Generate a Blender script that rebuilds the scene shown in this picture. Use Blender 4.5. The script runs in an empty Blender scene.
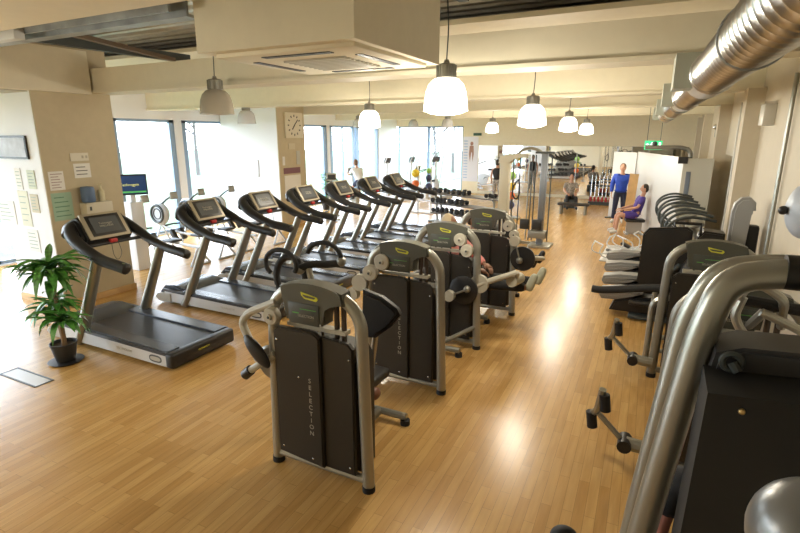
import bpy, bmesh, math, random
from mathutils import Vector, Matrix, Euler
random.seed(7)
PI = math.pi
S = bpy.context.scene
COL = S.collection
# ------------------------------------------------------------------ camera
F, HY = 510.0, 137.0
pitch = math.atan((266.5 - HY) / F)
yaw = math.atan(265.0 / math.hypot(F, 266.5 - HY))
cd = bpy.data.cameras.new('camera'); cam = bpy.data.objects.new('camera', cd); COL.objects.link(cam)
cam.location = (0, 0, 2.6)
cam.rotation_euler = (PI / 2 - pitch, 0, yaw)
cd.sensor_width = 36; cd.lens = F / 800 * 36; cd.clip_start = 0.02
S.camera = cam
# ------------------------------------------------------------------ world
W = bpy.data.worlds.new('sky'); S.world = W; W.use_nodes = True
nt = W.node_tree; bg = nt.nodes['Background']
tc = nt.nodes.new('ShaderNodeTexCoord'); sx = nt.nodes.new('ShaderNodeSeparateXYZ')
cr = nt.nodes.new('ShaderNodeValToRGB')
nt.links.new(tc.outputs['Generated'], sx.inputs[0]); nt.links.new(sx.outputs['Z'], cr.inputs[0]); nt.links.new(cr.outputs[0], bg.inputs[0])
cr.color_ramp.elements[0].position = 0.0; cr.color_ramp.elements[0].color = (.82, .91, 1, 1)
cr.color_ramp.elements[1].position = 0.8; cr.color_ramp.elements[1].color = (.68, .82, 1, 1)
bg.inputs[1].default_value = 12
S.view_settings.view_transform = 'Standard'; S.view_settings.look = 'None'
S.view_settings.exposure = 0.15; S.view_settings.gamma = 1; S.view_settings.use_curve_mapping = False

def portal(x, y0, y1, z0, z1, rot, w=None):
    l = bpy.data.lights.new('window_portal', 'AREA'); l.shape = 'RECTANGLE'
    l.size = abs(y1 - y0); l.size_y = z1 - z0
    l.cycles.is_portal = True
    o = bpy.data.objects.new('window_portal', l); COL.objects.link(o)
    return o
p = portal(0, -3, 23.4, 0, 3.1, 0); p.location = (-12.15, 10.2, 1.56); p.rotation_euler = (PI / 2, 0, -PI / 2)
p = portal(0, -12, -8.5, 0, 3.1, 0); p.location = (-10.25, 23.72, 1.56); p.rotation_euler = (-PI / 2, 0, 0)

# ------------------------------------------------------------------ materials
MATS = {}
def mat(name, col, rough=.5, metal=0., noise=0., nscale=8., emit=None, estr=0., trans=0., spec=.5, coat=0., bump=0., bscale=60., alpha=1.):
    if name in MATS: return MATS[name]
    m = bpy.data.materials.new(name); m.use_nodes = True
    n = m.node_tree.nodes; l = m.node_tree.links; b = n['Principled BSDF']
    b.inputs['Base Color'].default_value = (*col, 1); b.inputs['Roughness'].default_value = rough
    b.inputs['Metallic'].default_value = metal; b.inputs['Specular IOR Level'].default_value = spec
    b.inputs['Coat Weight'].default_value = coat
    if trans: b.inputs['Transmission Weight'].default_value = trans
    if emit: b.inputs['Emission Color'].default_value = (*emit, 1); b.inputs['Emission Strength'].default_value = estr
    t = n.new('ShaderNodeTexCoord')
    if noise:
        z = n.new('ShaderNodeTexNoise'); z.inputs['Scale'].default_value = nscale; z.inputs['Detail'].default_value = 4
        r = n.new('ShaderNodeValToRGB'); l.new(t.outputs['Object'], z.inputs['Vector']); l.new(z.outputs[0], r.inputs[0])
        r.color_ramp.elements[0].position = .3; r.color_ramp.elements[1].position = .7
        r.color_ramp.elements[0].color = (*[max(0, c * (1 - noise)) for c in col], 1)
        r.color_ramp.elements[1].color = (*[min(1, c * (1 + noise)) for c in col], 1)
        l.new(r.outputs[0], b.inputs['Base Color'])
    if bump:
        z = n.new('ShaderNodeTexNoise'); z.inputs['Scale'].default_value = bscale
        u = n.new('ShaderNodeBump'); u.inputs['Strength'].default_value = bump; u.inputs['Distance'].default_value = .01
        l.new(t.outputs['Object'], z.inputs['Vector']); l.new(z.outputs[0], u.inputs['Height']); l.new(u.outputs[0], b.inputs['Normal'])
    MATS[name] = m; return m

def floor_mat():
    m = bpy.data.materials.new('maple_floor'); m.use_nodes = True
    n = m.node_tree.nodes; l = m.node_tree.links; b = n['Principled BSDF']
    t = n.new('ShaderNodeTexCoord'); mp = n.new('ShaderNodeMapping'); mp.inputs['Rotation'].default_value = (0, 0, PI / 2 - .02)
    l.new(t.outputs['Object'], mp.inputs[0])
    br = n.new('ShaderNodeTexBrick'); l.new(mp.outputs[0], br.inputs['Vector'])
    br.offset = .37; br.squash = 1; br.inputs['Scale'].default_value = 1
    br.inputs['Brick Width'].default_value = .62; br.inputs['Row Height'].default_value = .075
    br.inputs['Mortar Size'].default_value = .0012; br.inputs['Mortar Smooth'].default_value = 0; br.inputs['Bias'].default_value = -.1
    br.inputs['Color1'].default_value = (.64, .395, .14, 1); br.inputs['Color2'].default_value = (.50, .28, .085, 1)
    br.inputs['Mortar'].default_value = (.28, .15, .05, 1)
    nz = n.new('ShaderNodeTexNoise'); mp2 = n.new('ShaderNodeMapping'); mp2.inputs['Scale'].default_value = (14, 1.2, 1)
    l.new(t.outputs['Object'], mp2.inputs[0]); l.new(mp2.outputs[0], nz.inputs['Vector']); nz.inputs['Detail'].default_value = 5; nz.inputs['Scale'].default_value = 2
    mx = n.new('ShaderNodeMixRGB'); mx.blend_type = 'MULTIPLY'; mx.inputs[0].default_value = .55
    r = n.new('ShaderNodeValToRGB'); r.color_ramp.elements[0].position = .35; r.color_ramp.elements[1].position = .65
    r.color_ramp.elements[0].color = (.72, .66, .58, 1); r.color_ramp.elements[1].color = (1, 1, 1, 1)
    l.new(nz.outputs[0], r.inputs[0]); l.new(br.outputs[0], mx.inputs[1]); l.new(r.outputs[0], mx.inputs[2]); l.new(mx.outputs[0], b.inputs['Base Color'])
    b.inputs['Roughness'].default_value = .265; b.inputs['Specular IOR Level'].default_value = .5
    n2 = n.new('ShaderNodeTexNoise'); n2.inputs['Scale'].default_value = 3; l.new(t.outputs['Object'], n2.inputs['Vector'])
    mr = n.new('ShaderNodeMapRange'); mr.inputs['To Min'].default_value = .24; mr.inputs['To Max'].default_value = .29
    
    return m

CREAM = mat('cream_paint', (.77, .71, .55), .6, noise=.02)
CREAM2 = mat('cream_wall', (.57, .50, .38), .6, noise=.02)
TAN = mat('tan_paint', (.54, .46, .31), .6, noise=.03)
WHITE = mat('white_paint', (.82, .83, .86), .55)
PWHITE = mat('partition_white', (.56, .56, .54), .4)
DECK = mat('ribbed_deck', (.52, .48, .42), .4, .3, noise=.1)
GALV = mat('galvanised', (.34, .36, .37), .5, .6, noise=.25, nscale=5)
DUCT = mat('duct_metal', (.60, .58, .54), .28, .9, noise=.08, nscale=4)
DARKST = mat('dark_steel', (.06, .07, .07), .5, .3)
WFRAME = mat('window_frame', (.26, .36, .50), .4, .3)
WOODT = mat('skirting_wood', (.62, .40, .18), .4, noise=.12, nscale=6)
TUBE = mat('silver_tube', (.36, .355, .31), .3, .65)
TUBED = mat('dull_silver', (.27, .265, .235), .36, .55)
TSIL = mat('treadmill_silver', (.50, .50, .50), .35, .45)
BEIGEP = mat('beige_plastic', (.46, .43, .35), .45)
BROWNP = mat('housing_plastic', (.021, .018, .014), .42)
HOODP = mat('hood_plastic', (.075, .076, .060), .4)
BLACK = mat('black_plastic', (.014, .014, .015), .42)
RUB = mat('black_rubber', (.012, .012, .013), .7)
PAD = mat('black_vinyl', (.016, .014, .013), .48, bump=.1)
BELT = mat('treadmill_belt', (.022, .024, .030), .35)
RAILG = mat('rail_grey', (.075, .085, .105), .25, .1)
CHROME = mat('chrome', (.7, .7, .7), .15, 1)
TSILW = mat('treadmill_side_silver', (.62, .61, .59), .4, .1)
SCREEN = mat('dark_screen', (.10, .11, .12), .25)
SCREENB = mat('screen_border', (.42, .37, .27), .4, .2)
RED = mat('red_plastic', (.45, .02, .02), .4)
YEL = mat('yellow_plastic', (.75, .55, .03), .4)
LOGOY = mat('logo_yellow', (.62, .62, .04), .4)
LOGOG = mat('logo_green', (.12, .45, .08), .4)
LET = mat('grey_lettering', (.42, .40, .34), .5)
LETD = mat('dark_lettering', (.06, .06, .06), .5)
PAPER = mat('paper', (.80, .79, .76), .7)
GREENP = mat('green_paper', (.35, .52, .40), .7)
LAMPOFF = mat('lamp_frosted', (.62, .57, .47), .25, trans=.35)
LAMPW = mat('lamp_clear', (.85, .86, .88), .2, trans=.5)
LAMPON = mat('lamp_lit', (1, .95, .85), .4, emit=(1, .93, .78), estr=4.5)
LEAF = mat('leaf_green', (.075, .25, .04), .4, noise=.5, nscale=20)
BARK = mat('plant_stem', (.22, .14, .07), .8, noise=.3)
SKIN = mat('skin', (.55, .30, .20), .5)
SKIND = mat('skin_brown', (.30, .15, .09), .5)
GLASS = bpy.data.materials.new('window_glass'); GLASS.use_nodes = True
_n = GLASS.node_tree.nodes; _l = GLASS.node_tree.links
_t = _n.new('ShaderNodeBsdfTransparent'); _g = _n.new('ShaderNodeBsdfGlossy'); _g.inputs['Roughness'].default_value = .02
_m = _n.new('ShaderNodeMixShader'); _m.inputs[0].default_value = .05
_l.new(_t.outputs[0], _m.inputs[1]); _l.new(_g.outputs[0], _m.inputs[2]); _l.new(_m.outputs[0], _n['Material Output'].inputs[0])
_n.remove(_n['Principled BSDF'])
MIRROR = mat('mirror_glass', (.86, .87, .86), .02, 1)

# ------------------------------------------------------------------ mesh builder
def catmull(pts, n=6):
    pts = [Vector(p) for p in pts]; out = []
    P = [pts[0]] + pts + [pts[-1]]
    for i in range(1, len(P) - 2):
        a, b, c, d = P[i - 1], P[i], P[i + 1], P[i + 2]
        for k in range(n):
            t = k / n
            out.append(.5 * ((2 * b) + (-a + c) * t + (2 * a - 5 * b + 4 * c - d) * t * t + (-a + 3 * b - 3 * c + d) * t ** 3))
    out.append(pts[-1]); return out
def bend(pts, r=.08, n=5):
    """polyline with rounded corners"""
    pts = [Vector(p) for p in pts]; out = [pts[0]]
    for i in range(1, len(pts) - 1):
        a, b, c = pts[i - 1], pts[i], pts[i + 1]
        u = (a - b); v = (c - b); q = min(r, u.length * .48, v.length * .48)
        s = b + u.normalized() * q; e = b + v.normalized() * q
        for k in range(n + 1):
            t = k / n; out.append(s * (1 - t) ** 2 + b * 2 * t * (1 - t) + e * t * t)
    out.append(pts[-1]); return out

class MB:
    def __init__(s): s.b = bmesh.new()
    def _put(s, geom, M):
        bmesh.ops.transform(s.b, matrix=M, verts=geom)
    def box(s, c, d, rot=(0, 0, 0), bev=0., seg=2):
        r = bmesh.ops.create_cube(s.b, size=1); v = r['verts']
        bmesh.ops.scale(s.b, vec=d, verts=v)
        if bev:
            es = list({e for x in v for e in x.link_edges})
            rr = bmesh.ops.bevel(s.b, geom=es, offset=min(bev, min(d) * .45), segments=seg, affect='EDGES', profile=.5)
            v = list({x for f in rr['faces'] for x in f.verts} | {x for x in v if x.is_valid})
        s._put(v, Matrix.Translation(c) @ Euler(rot).to_matrix().to_4x4()); return s
    def bx(s, x0, x1, y0, y1, z0, z1, bev=0.):
        return s.box(((x0 + x1) / 2, (y0 + y1) / 2, (z0 + z1) / 2), (abs(x1 - x0), abs(y1 - y0), abs(z1 - z0)), bev=bev)
    def tube(s, pts, r, seg=10, sy=1., cap=True, closed=False):
        """sy: flattening of the section along its binormal"""
        pts = [Vector(p) for p in pts]; n = len(pts)
        rr = r if isinstance(r, (list, tuple)) else [r] * n
        rings = []; prev = None
        for i, p in enumerate(pts):
            if closed: t = pts[(i + 1) % n] - pts[i - 1]
            elif i == 0: t = pts[1] - p
            elif i == n - 1: t = p - pts[-2]
            else: t = pts[i + 1] - pts[i - 1]
            if t.length < 1e-9: t = Vector((0, 0, 1))
            t.normalize()
            if prev is None:
                a = Vector((0, 0, 1)) if abs(t.z) < .9 else Vector((0, 1, 0))
                u = t.cross(a).normalized()
            else:
                u = (prev - t * prev.dot(t))
                u = u.normalized() if u.length > 1e-6 else t.orthogonal().normalized()
            prev = u; w = t.cross(u)
            rings.append([s.b.verts.new(p + (u * math.cos(2 * PI * k / seg) + w * math.sin(2 * PI * k / seg) * sy) * rr[i]) for k in range(seg)])
        m = n if closed else n - 1
        for i in range(m):
            A, B = rings[i], rings[(i + 1) % n]
            for k in range(seg):
                s.b.faces.new((A[k], A[(k + 1) % seg], B[(k + 1) % seg], B[k]))
        if cap and not closed:
            s.b.faces.new(rings[0][::-1]); s.b.faces.new(rings[-1])
        return s
    def cyl(s, a, b, r, seg=14, r2=None):
        return s.tube([a, b], [r, r if r2 is None else r2], seg)
    def lathe(s, prof, c=(0, 0, 0), rot=(0, 0, 0), seg=24, cap=True):
        M = Matrix.Translation(c) @ Euler(rot).to_matrix().to_4x4(); rings = []
        for r, z in prof:
            rings.append([s.b.verts.new(M @ Vector((max(r, 1e-4) * math.cos(2 * PI * k / seg), max(r, 1e-4) * math.sin(2 * PI * k / seg), z))) for k in range(seg)])
        for A, B in zip(rings, rings[1:]):
            for k in range(seg): s.b.faces.new((A[k], A[(k + 1) % seg], B[(k + 1) % seg], B[k]))
        if cap: s.b.faces.new(rings[0][::-1]); s.b.faces.new(rings[-1])
        return s
    def prism(s, out, d0, d1, axis='y', bev=0.):
        def mk(p, d):
            if axis == 'y': return (p[0], d, p[1])
            if axis == 'x': return (d, p[0], p[1])
            return (p[0], p[1], d)
        A = [s.b.verts.new(mk(p, d0)) for p in out]; B = [s.b.verts.new(mk(p, d1)) for p in out]
        n = len(out); fs = [s.b.faces.new(A), s.b.faces.new(B[::-1])]
        for k in range(n): fs.append(s.b.faces.new((A[k], B[k], B[(k + 1) % n], A[(k + 1) % n])))
        if bev:
            es = [e for f in fs[:2] for e in f.edges]
            bmesh.ops.bevel(s.b, geom=es, offset=bev, segments=2, affect='EDGES')
        return s
    def ball(s, c, r, sc=(1, 1, 1), u=16, v=10, rot=(0, 0, 0)):
        g = bmesh.ops.create_uvsphere(s.b, u_segments=u, v_segments=v, radius=r)['verts']
        s._put(g, Matrix.Translation(c) @ Euler(rot).to_matrix().to_4x4() @ Matrix.Diagonal((*sc, 1))); return s
    def ring(s, c, R, r, rot=(0, 0, 0), seg=28, n=8, sc=(1, 1)):
        M = Matrix.Translation(c) @ Euler(rot).to_matrix().to_4x4()
        return s.tube([M @ Vector((R * sc[0] * math.cos(2 * PI * k / seg), R * sc[1] * math.sin(2 * PI * k / seg), 0)) for k in range(seg)], r, n, closed=True)
    def build(s, name, m, parent=None, loc=None, rot=None, sharp=35):
        bmesh.ops.recalc_face_normals(s.b, faces=s.b.faces)
        me = bpy.data.meshes.new(name)
        for f in s.b.faces: f.smooth = True
        for e in s.b.edges:
            if len(e.link_faces) == 2 and e.calc_face_angle(0) > math.radians(sharp): e.smooth = False
        s.b.to_mesh(me); s.b.free(); me.materials.append(m)
        o = bpy.data.objects.new(name, me); COL.objects.link(o)
        if parent: o.parent = parent
        if loc: o.location = loc
        if rot: o.rotation_euler = rot
        return o

def tag(o, label, cat, group=None, kind=None):
    if label: o['label'] = label
    if cat: o['category'] = cat
    if group: o['group'] = group
    if kind: o['kind'] = kind
    return o
def struct(o, label=None):
    o['kind'] = 'structure'
    if label: o['label'] = label
    return o
def empty(name, loc, rz=0., label=None, cat=None, group=None):
    o = bpy.data.objects.new(name, None); COL.objects.link(o); o.location = loc; o.rotation_euler = (0, 0, rz)
    o.empty_display_size = .1
    return tag(o, label, cat, group)
KIDS = {}
def copy_tree(o, parent=None):
    c = o.copy(); COL.objects.link(c)
    if parent: c.parent = parent
    for ch in [x for x in COL.objects if x.parent == o]: copy_tree(ch, c)
    return c
def text(name, s, size, m, parent=None, loc=(0, 0, 0), rot=(0, 0, 0), ext=.001, align='CENTER', spacing=1.):
    cu = bpy.data.curves.new('lettering', 'FONT'); cu.body = s; cu.size = size; cu.extrude = ext; cu.align_x = align; cu.align_y = 'CENTER'
    cu.space_line = spacing; cu.resolution_u = 3
    t = bpy.data.objects.new('lettering', cu); COL.objects.link(t)
    dg = bpy.context.evaluated_depsgraph_get(); me = bpy.data.meshes.new_from_object(t.evaluated_get(dg))
    bpy.data.objects.remove(t); bpy.data.curves.remove(cu)
    me.materials.clear(); me.materials.append(m)
    o = bpy.data.objects.new(name, me); COL.objects.link(o); o.location = loc; o.rotation_euler = rot
    if parent: o.parent = parent
    return o

# ================================================================== STRUCTURE
XL, XR, YF, YB, ZC = -12.0, 1.2, 23.5, -3.0, 4.15
fl = struct(MB().bx(XL - .1, XR + .1, YB - .1, YF + .1, -.2, 0).build('floor', floor_mat()), 'glossy maple strip floor')
# ribbed metal deck
pr = []; y = YB
while y < YF:
    pr += [(y, ZC), (y + .10, ZC), (y + .13, ZC + .06), (y + .23, ZC + .06)]; y += .26
prof = pr + [(YF + .1, ZC + .2), (YB, ZC + .2)]
struct(MB().prism(prof, XL - .1, XR + .1, 'x').build('ceiling', DECK, sharp=20), 'exposed ribbed metal deck ceiling')
struct(MB().bx(XL, XR, 6.2, YF, 3.9, 3.96).build('ceiling_panel', CREAM))
def wallobj(name, m, *boxes):
    b = MB()
    for q in boxes: b.bx(*q)
    return struct(b.build(name, m))
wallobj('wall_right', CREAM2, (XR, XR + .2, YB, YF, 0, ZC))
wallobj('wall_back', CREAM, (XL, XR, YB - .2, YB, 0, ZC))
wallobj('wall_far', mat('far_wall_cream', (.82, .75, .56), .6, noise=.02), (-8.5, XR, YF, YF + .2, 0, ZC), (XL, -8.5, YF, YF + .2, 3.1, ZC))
wallobj('wall_left', WHITE, (XL - .2, XL, YB, YF, 3.05, ZC), (XL - .2, XL, YB, YF, 0, .03))
for i, y in enumerate((5.3, 9.3, 13.1, 18.0)):
    b = MB().bx(XL, XR, y + .03, y + .38, 3.30, ZC - .25 if i else 3.62).bx(XL, XR, y, y + .41, 3.26, 3.30)
    struct(b.build('ceiling_beam', CREAM))
struct(MB().bx(XL, XR, 1.35, 2.2, 3.32, ZC).build('ceiling_beam', CREAM))
for i, y in enumerate((9.0, 13.1, 18.0, 21.5)):
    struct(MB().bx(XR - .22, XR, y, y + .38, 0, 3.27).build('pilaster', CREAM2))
# left columns / fins
def colm(x0, x1, y0, y1, z1, nm='column'):
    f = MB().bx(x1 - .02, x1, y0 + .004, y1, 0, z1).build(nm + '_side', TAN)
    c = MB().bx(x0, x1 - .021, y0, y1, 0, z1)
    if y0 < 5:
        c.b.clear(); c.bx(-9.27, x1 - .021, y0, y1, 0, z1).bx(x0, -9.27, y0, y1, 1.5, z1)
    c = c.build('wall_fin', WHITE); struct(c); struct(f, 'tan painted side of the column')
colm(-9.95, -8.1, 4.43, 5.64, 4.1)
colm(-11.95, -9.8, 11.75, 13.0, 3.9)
b = MB().bx(-8.1, -8.08, 4.42, 5.66, 0, .1).bx(-9.27, -8.1, 4.40, 4.43, 0, .1)
struct(b.build('baseboard_column', WOODT)); struct(MB().bx(-9.8, -9.78, 11.74, 13.02, 0, .1).bx(-11.9, -9.8, 11.72, 11.75, 0, .1).build('baseboard_clock', WOODT))
struct(MB().bx(XR - .015, XR, YB, YF, 0, .1).build('baseboard_right', WOODT))
# bulkhead over the first column
struct(MB().bx(-9.9, -8.0, 2.3, 5.28, 3.24, 3.86).build('bulkhead', CREAM), 'cream bulkhead box over the column')
# slot in the bulkhead soffit, linear grille
tag(MB().bx(-8.75, -8.15, 3.2, 4.6, 3.225, 3.245).build('slot_grille', BEIGEP), 'long dark slot grille under the bulkhead at left', 'grille')
# galvanised steel above
def steel(name, m, *bxs):
    b = MB()
    for q in bxs: b.bx(*q)
    return b.build(name, m)
tag(steel('steel_channel', GALV, (-8.6, -3.2, 2.75, 2.93, 3.55, 3.60), (-8.6, -3.2, 2.75, 2.77, 3.45, 3.60), (-8.6, -3.2, 2.91, 2.93, 3.45, 3.60), (-8.6, -3.2, 2.93, 3.02, 3.45, 3.47), (-8.55, -8.5, 2.8, 2.86, 3.6, ZC - .01), (-3.4, -3.35, 2.8, 2.86, 3.6, ZC - .01)), 'galvanised steel channel crossing the deck at top left', 'beam')
def ribbar(name, m, a, b_, w, z0, z1, lab):
    d = (Vector(b_) - Vector(a)).normalized(); n_ = Vector((-d.y, d.x)) * w
    A, B = Vector(a), Vector(b_)
    return tag(MB().prism([tuple(A + n_), tuple(B + n_), tuple(B - n_), tuple(A - n_)], z0, z1, 'z').build(name, m), lab, 'beam')
ribbar('steel_bar', mat('rust_brown', (.13, .09, .06), .6), (-5.35, 2.9), (-6.14, 5.28), .035, 3.605, 3.65, 'thin brown steel bar slanting across the ceiling opening at left')
ribbar('steel_purlin', DARKST, (-6.36, 3.6), (-6.2, 5.6), .04, 3.622, 3.73, 'dark steel purlin under the deck left of the boxed air unit')
ribbar('steel_purlin', DARKST, (-1.93, 2.25), (-1.93, 5.25), .05, 3.90, ZC - .002, 'dark steel purlin above the largest lit lamp')
tag(steel('steel_post', CREAM, (-.30, -.18, 4.9, 5.02, 3.84, 4.148)), 'short cream hanger post under the deck top right', 'post')
tag(MB().bx(-5.5, -4.95, 2.66, 2.75, 3.40, 3.50, bev=.01).build('ceiling_sensor', PWHITE), 'small cream fitting on the galvanised channel at top left', 'light fitting')
# windows -----------------------------------------------------------
nwin = [0]
def window(axis, c, a0, a1, z0=.03, z1=3.05, mull=(), bar=None, t=.035):
    nwin[0] += 1
    b = MB()
    def seg(u0, u1, w0, w1, dep=.05):
        if axis == 'x': b.bx(c - dep, c + dep, u0, u1, w0, w1)
        else: b.bx(u0, u1, c - dep, c + dep, w0, w1)
    seg(a0, a0 + 2 * t, z0, z1); seg(a1 - 2 * t, a1, z0, z1); seg(a0, a1, z1 - .07, z1); seg(a0, a1, z0, z0 + .07)
    for m_ in mull: seg(m_ - .035, m_ + .035, z0, z1)
    if bar: seg(a0, a1, bar - .03, bar + .03)
    f = struct(b.build('window_%d' % nwin[0], WFRAME))
    g = MB()
    if axis == 'x': g.bx(c - .006, c + .006, a0 + .05, a1 - .05, z0 + .05, z1 - .05)
    else: g.bx(a0 + .05, a1 - .05, c - .006, c + .006, z0 + .05, z1 - .05)
    g.build('pane', GLASS, f)
window('x', -12.1, -3.0, 1.2, mull=(-1,)); window('x', -12.1, 1.2, 5.4, mull=(3.1,), bar=1.1)
window('x', -12.1, 5.4, 8.25); window('x', -12.1, 8.3, 10.15, t=.08); window('x', -12.1, 10.39, 12.09, t=.08); window('x', -12.1, 12.1, 13.2)
window('x', -12.1, 13.2, 17.42, t=.12); window('x', -12.1, 17.6, 19.57, mull=(18.61,), t=.11); window('x', -12.1, 19.65, 21.62, t=.14)
for q in ((10.15, 10.39), (17.42, 17.6), (21.62, 23.5)):
    struct(MB().bx(-12.16, -12.02, q[0], q[1], .03, 3.05).build('window_post', WHITE))
window('y', YF + .1, -11.95, -10.3, z1=3.1); window('y', YF + .1, -10.3, -8.5, z1=3.1)
# mirror
mr = struct(MB().bx(-7.7, .9, YF - .03, YF - .005, .12, 2.22).build('mirror_panel', MIRROR), 'tall wall mirror along the far wall')
struct(MB().bx(-7.7, .9, YF - .04, YF - .005, 0, .12).build('baseboard_far', CREAM))
# outside
grass = mat('grass', (.085, .13, .07), .9, noise=.35, nscale=2)
struct(MB().bx(-90, XL - .2, -40, 90, -.3, -.1).build('lawn', grass), 'green lawn outside the windows')
struct(MB().bx(XL, 40, YF + .2, 90, -.3, -.12).build('lawn', grass), 'green lawn beyond the far wall')
TR = mat('tree_bark', (.07, .065, .06), .9)
def tree(x, y, h, lab):
    b = MB(); rnd = random.Random(int(x * 7 + y))
    def br(p, d, L, r, k):
        q = p + d * L; m_ = p + d * L * .5 + Vector((rnd.uniform(-.06, .06), rnd.uniform(-.06, .06), 0)) * L
        b.tube([p, m_, q], [r, r * .8, r * .6], 5)
        if k == 0: return
        for _ in range(4 if k > 1 else 3):
            nd = (d + Vector((rnd.uniform(-.9, .9), rnd.uniform(-.9, .9), rnd.uniform(-.2, .6)))).normalized()
            br(p + d * L * rnd.uniform(.5, 1), nd, L * rnd.uniform(.5, .75), r * .5, k - 1)
    br(Vector((0, 0, -.15)), Vector((0, 0, 1)), h * .42, h * .018, 4)
    tag(b.build('bare_tree', TR, loc=(x, y, -.1)), lab, 'tree', 'bare trees outside')
for q in ((-14.5, 38, 8, 'bare tree seen through the middle of the far end window'), (-20, 47, 9, 'bare tree left of the others beyond the far end window'), (-13, 31, 5, 'small bare tree outside the right pane of the far window'),
          (-27, 18, 8, 'bare tree outside the left windows above the wall television'), (-30, 27, 9, 'bare tree outside the windows between column and clock pier')):
    tree(*q)

# ================================================================== CEILING SERVICES
acb = empty('air_conditioner', (-2.42, 3.62, 3.2), 0, 'large cream boxed cassette air conditioner hanging from the ceiling', 'air conditioner')
MB().bx(-.74, .62, -.68, .70, 0, .94).build('casing', CREAM, acb)
b = MB().bx(-.66, .56, -.58, .58, -.03, .01, bev=.01); b.build('grille_panel', CREAM, acb)
b = MB()
for k in range(9): b.bx(-.28, .28, -.26 + k * .065, -.235 + k * .065, -.045, -.028)
b.build('intake_grille', BEIGEP, acb)
for s_ in (-1, 1):
    MB().bx(-.30, .30, s_ * .46 - .03, s_ * .46 + .03, -.036, -.026).build('air_slot', BROWNP, acb)
    MB().bx(s_ * .47 - .05 - .03, s_ * .47 - .05 + .03, -.30, .30, -.036, -.026).build('air_slot', BROWNP, acb)

# spiral duct
dx, dz, dr = .455, 3.085, .15
def duct_run(name, y0, y1, lab, r=dr, x=dx, z=dz):
    pf = []; y = y0
    while y < y1:
        pf += [(r, y), (r, y + .085), (r + .007, y + .095), (r, y + .105)]; y += .11
    t = empty(name, (x, 0, z), 0, lab, 'duct')
    MB().lathe(pf, rot=(-PI / 2, 0, 0), seg=28).build('pipe', DUCT, t); t.rotation_euler = (0, 0, .036)
    return t
dt = duct_run('spiral_duct', -1.2, 14.0, 'long silver spiral ventilation duct under the beams at right')
for yy in (5.0, 7.6, 10.6, 13.4):
    bb = MB().bx(-.27, -.02, yy - .17, yy + .17, -.11, .155).build('outlet_box', mat('box_metal', (.50, .53, .46), .45, .3), dt)
    MB().lathe([(dr + .012, yy - .26), (dr + .02, yy - .25), (dr + .02, yy + .3), (dr + .012, yy + .31)], rot=(-PI / 2, 0, 0), seg=28).build('collar', DUCT, dt)
for yy in (3.2, 8.4, 12.0):
    MB().ring((0, yy, 0), dr + .012, .006, (PI / 2, 0, 0)).cyl((0, yy, dr), (0, yy, .98), .005, 6).build('hanger', GALV, dt)

# pendant lamps
def lamp(kind):
    t = empty('pendant_lamp', (0, 0, 0))
    sm = {'on': LAMPON, 'off': LAMPOFF, 'clear': LAMPW}[kind]
    pf = [(.075, .30), (.12, .285), (.165, .24), (.192, .17), (.205, .08), (.212, 0), (.206, 0), (.198, .08), (.185, .165), (.158, .232), (.115, .275), (.07, .29)]
    MB().lathe(pf, seg=36, cap=False).build('lamp_shade', sm, t)
    if kind == 'on': MB().lathe([(.206, .002), (.15, -.022), (.08, -.035), (0, -.04)], seg=36).build('diffuser', LAMPON, t)
    g = [(.078, .29)]
    hb = MB().lathe([(.08, .29), (.088, .30), (.088, .41), (.08, .42), (.03, .43), (.02, .46), (0, .46)], seg=24)
    for k in range(20):
        a = 2 * PI * k / 20; hb.box((.09 * math.cos(a), .09 * math.sin(a), .355), (.012, .006, .11), (0, 0, a))
    hb.build('lamp_housing', mat('lamp_gear', (.30, .29, .25), .4, .5), t)
    if kind == 'on':
        l = bpy.data.lights.new('lamp_light', 'POINT'); l.energy = 90; l.color = (1, .91, .75); l.shadow_soft_size = .15
        lo = bpy.data.objects.new('lamp_light', l); COL.objects.link(lo); lo.parent = t; lo.location = (0, 0, -.22)
    return t
PROTO = {}
lamps = [(-5.2, .3, 2.9, 'on', 4.15, 'added fill light in the form of a lit bell pendant, unseen behind the viewpoint at left'),  # extra out-of-view lamp, added to brighten the front of the room
         (-1.90, 4.74, 2.84, 'on', 4.15, 'lit bell pendant lamp, the largest and nearest, right of the boxed air unit'),
         (-1.81, 7.99, 2.77, 'on', 3.9, 'lit bell pendant lamp hanging second largest in the centre right'),
         (-5.06, 8.76, 2.79, 'on', 3.9, 'lit bell pendant lamp in front of the windows left of centre'),
         (-2.04, 12.77, 2.75, 'on', 3.9, 'lit pendant lamp just right of the second largest lit lamp'),
         (-2.13, 16.63, 2.70, 'on', 3.9, 'small lit pendant lamp, rightmost of the lit lamps'),
         (-5.01, 16.56, 2.76, 'on', 3.9, 'small lit pendant lamp above the exercise poster strip'),
         (-5.13, 5.01, 2.88, 'off', 4.15, 'unlit amber tinted bell pendant lamp near the boxed air unit'),
         (-8.75, 9.43, 2.90, 'clear', 3.9, 'unlit clear bell pendant lamp between window and clock pier'),
         (-10.3, 17.0, 2.95, 'clear', 3.9, 'small unlit clear pendant lamp left of the lit lamp at the windows'),
         (-6.85, 17.3, 2.92, 'clear', 3.9, 'small unlit clear pendant lamp under the nearest lit lamp'),
         (-9.4, 19.9, 2.98, 'clear', 3.9, 'smallest unlit clear pendant lamp before the far end window')]
for x, y, z, k, zt, lab in lamps:
    t = copy_tree(PROTO[k]) if k in PROTO else lamp(k)
    PROTO.setdefault(k, t); t.location = (x, y, z); tag(t, lab, 'pendant lamp', 'bell shaped pendant lamps')
    w = MB().tube(catmull([(0, 0, .46), (.012, 0, .46 + (zt - z - .46) * .35), (-.01, .01, .46 + (zt - z - .46) * .7), (0, 0, zt - z)], 4), .006, 6)
    w.build('cable', DARKST, t)

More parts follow.
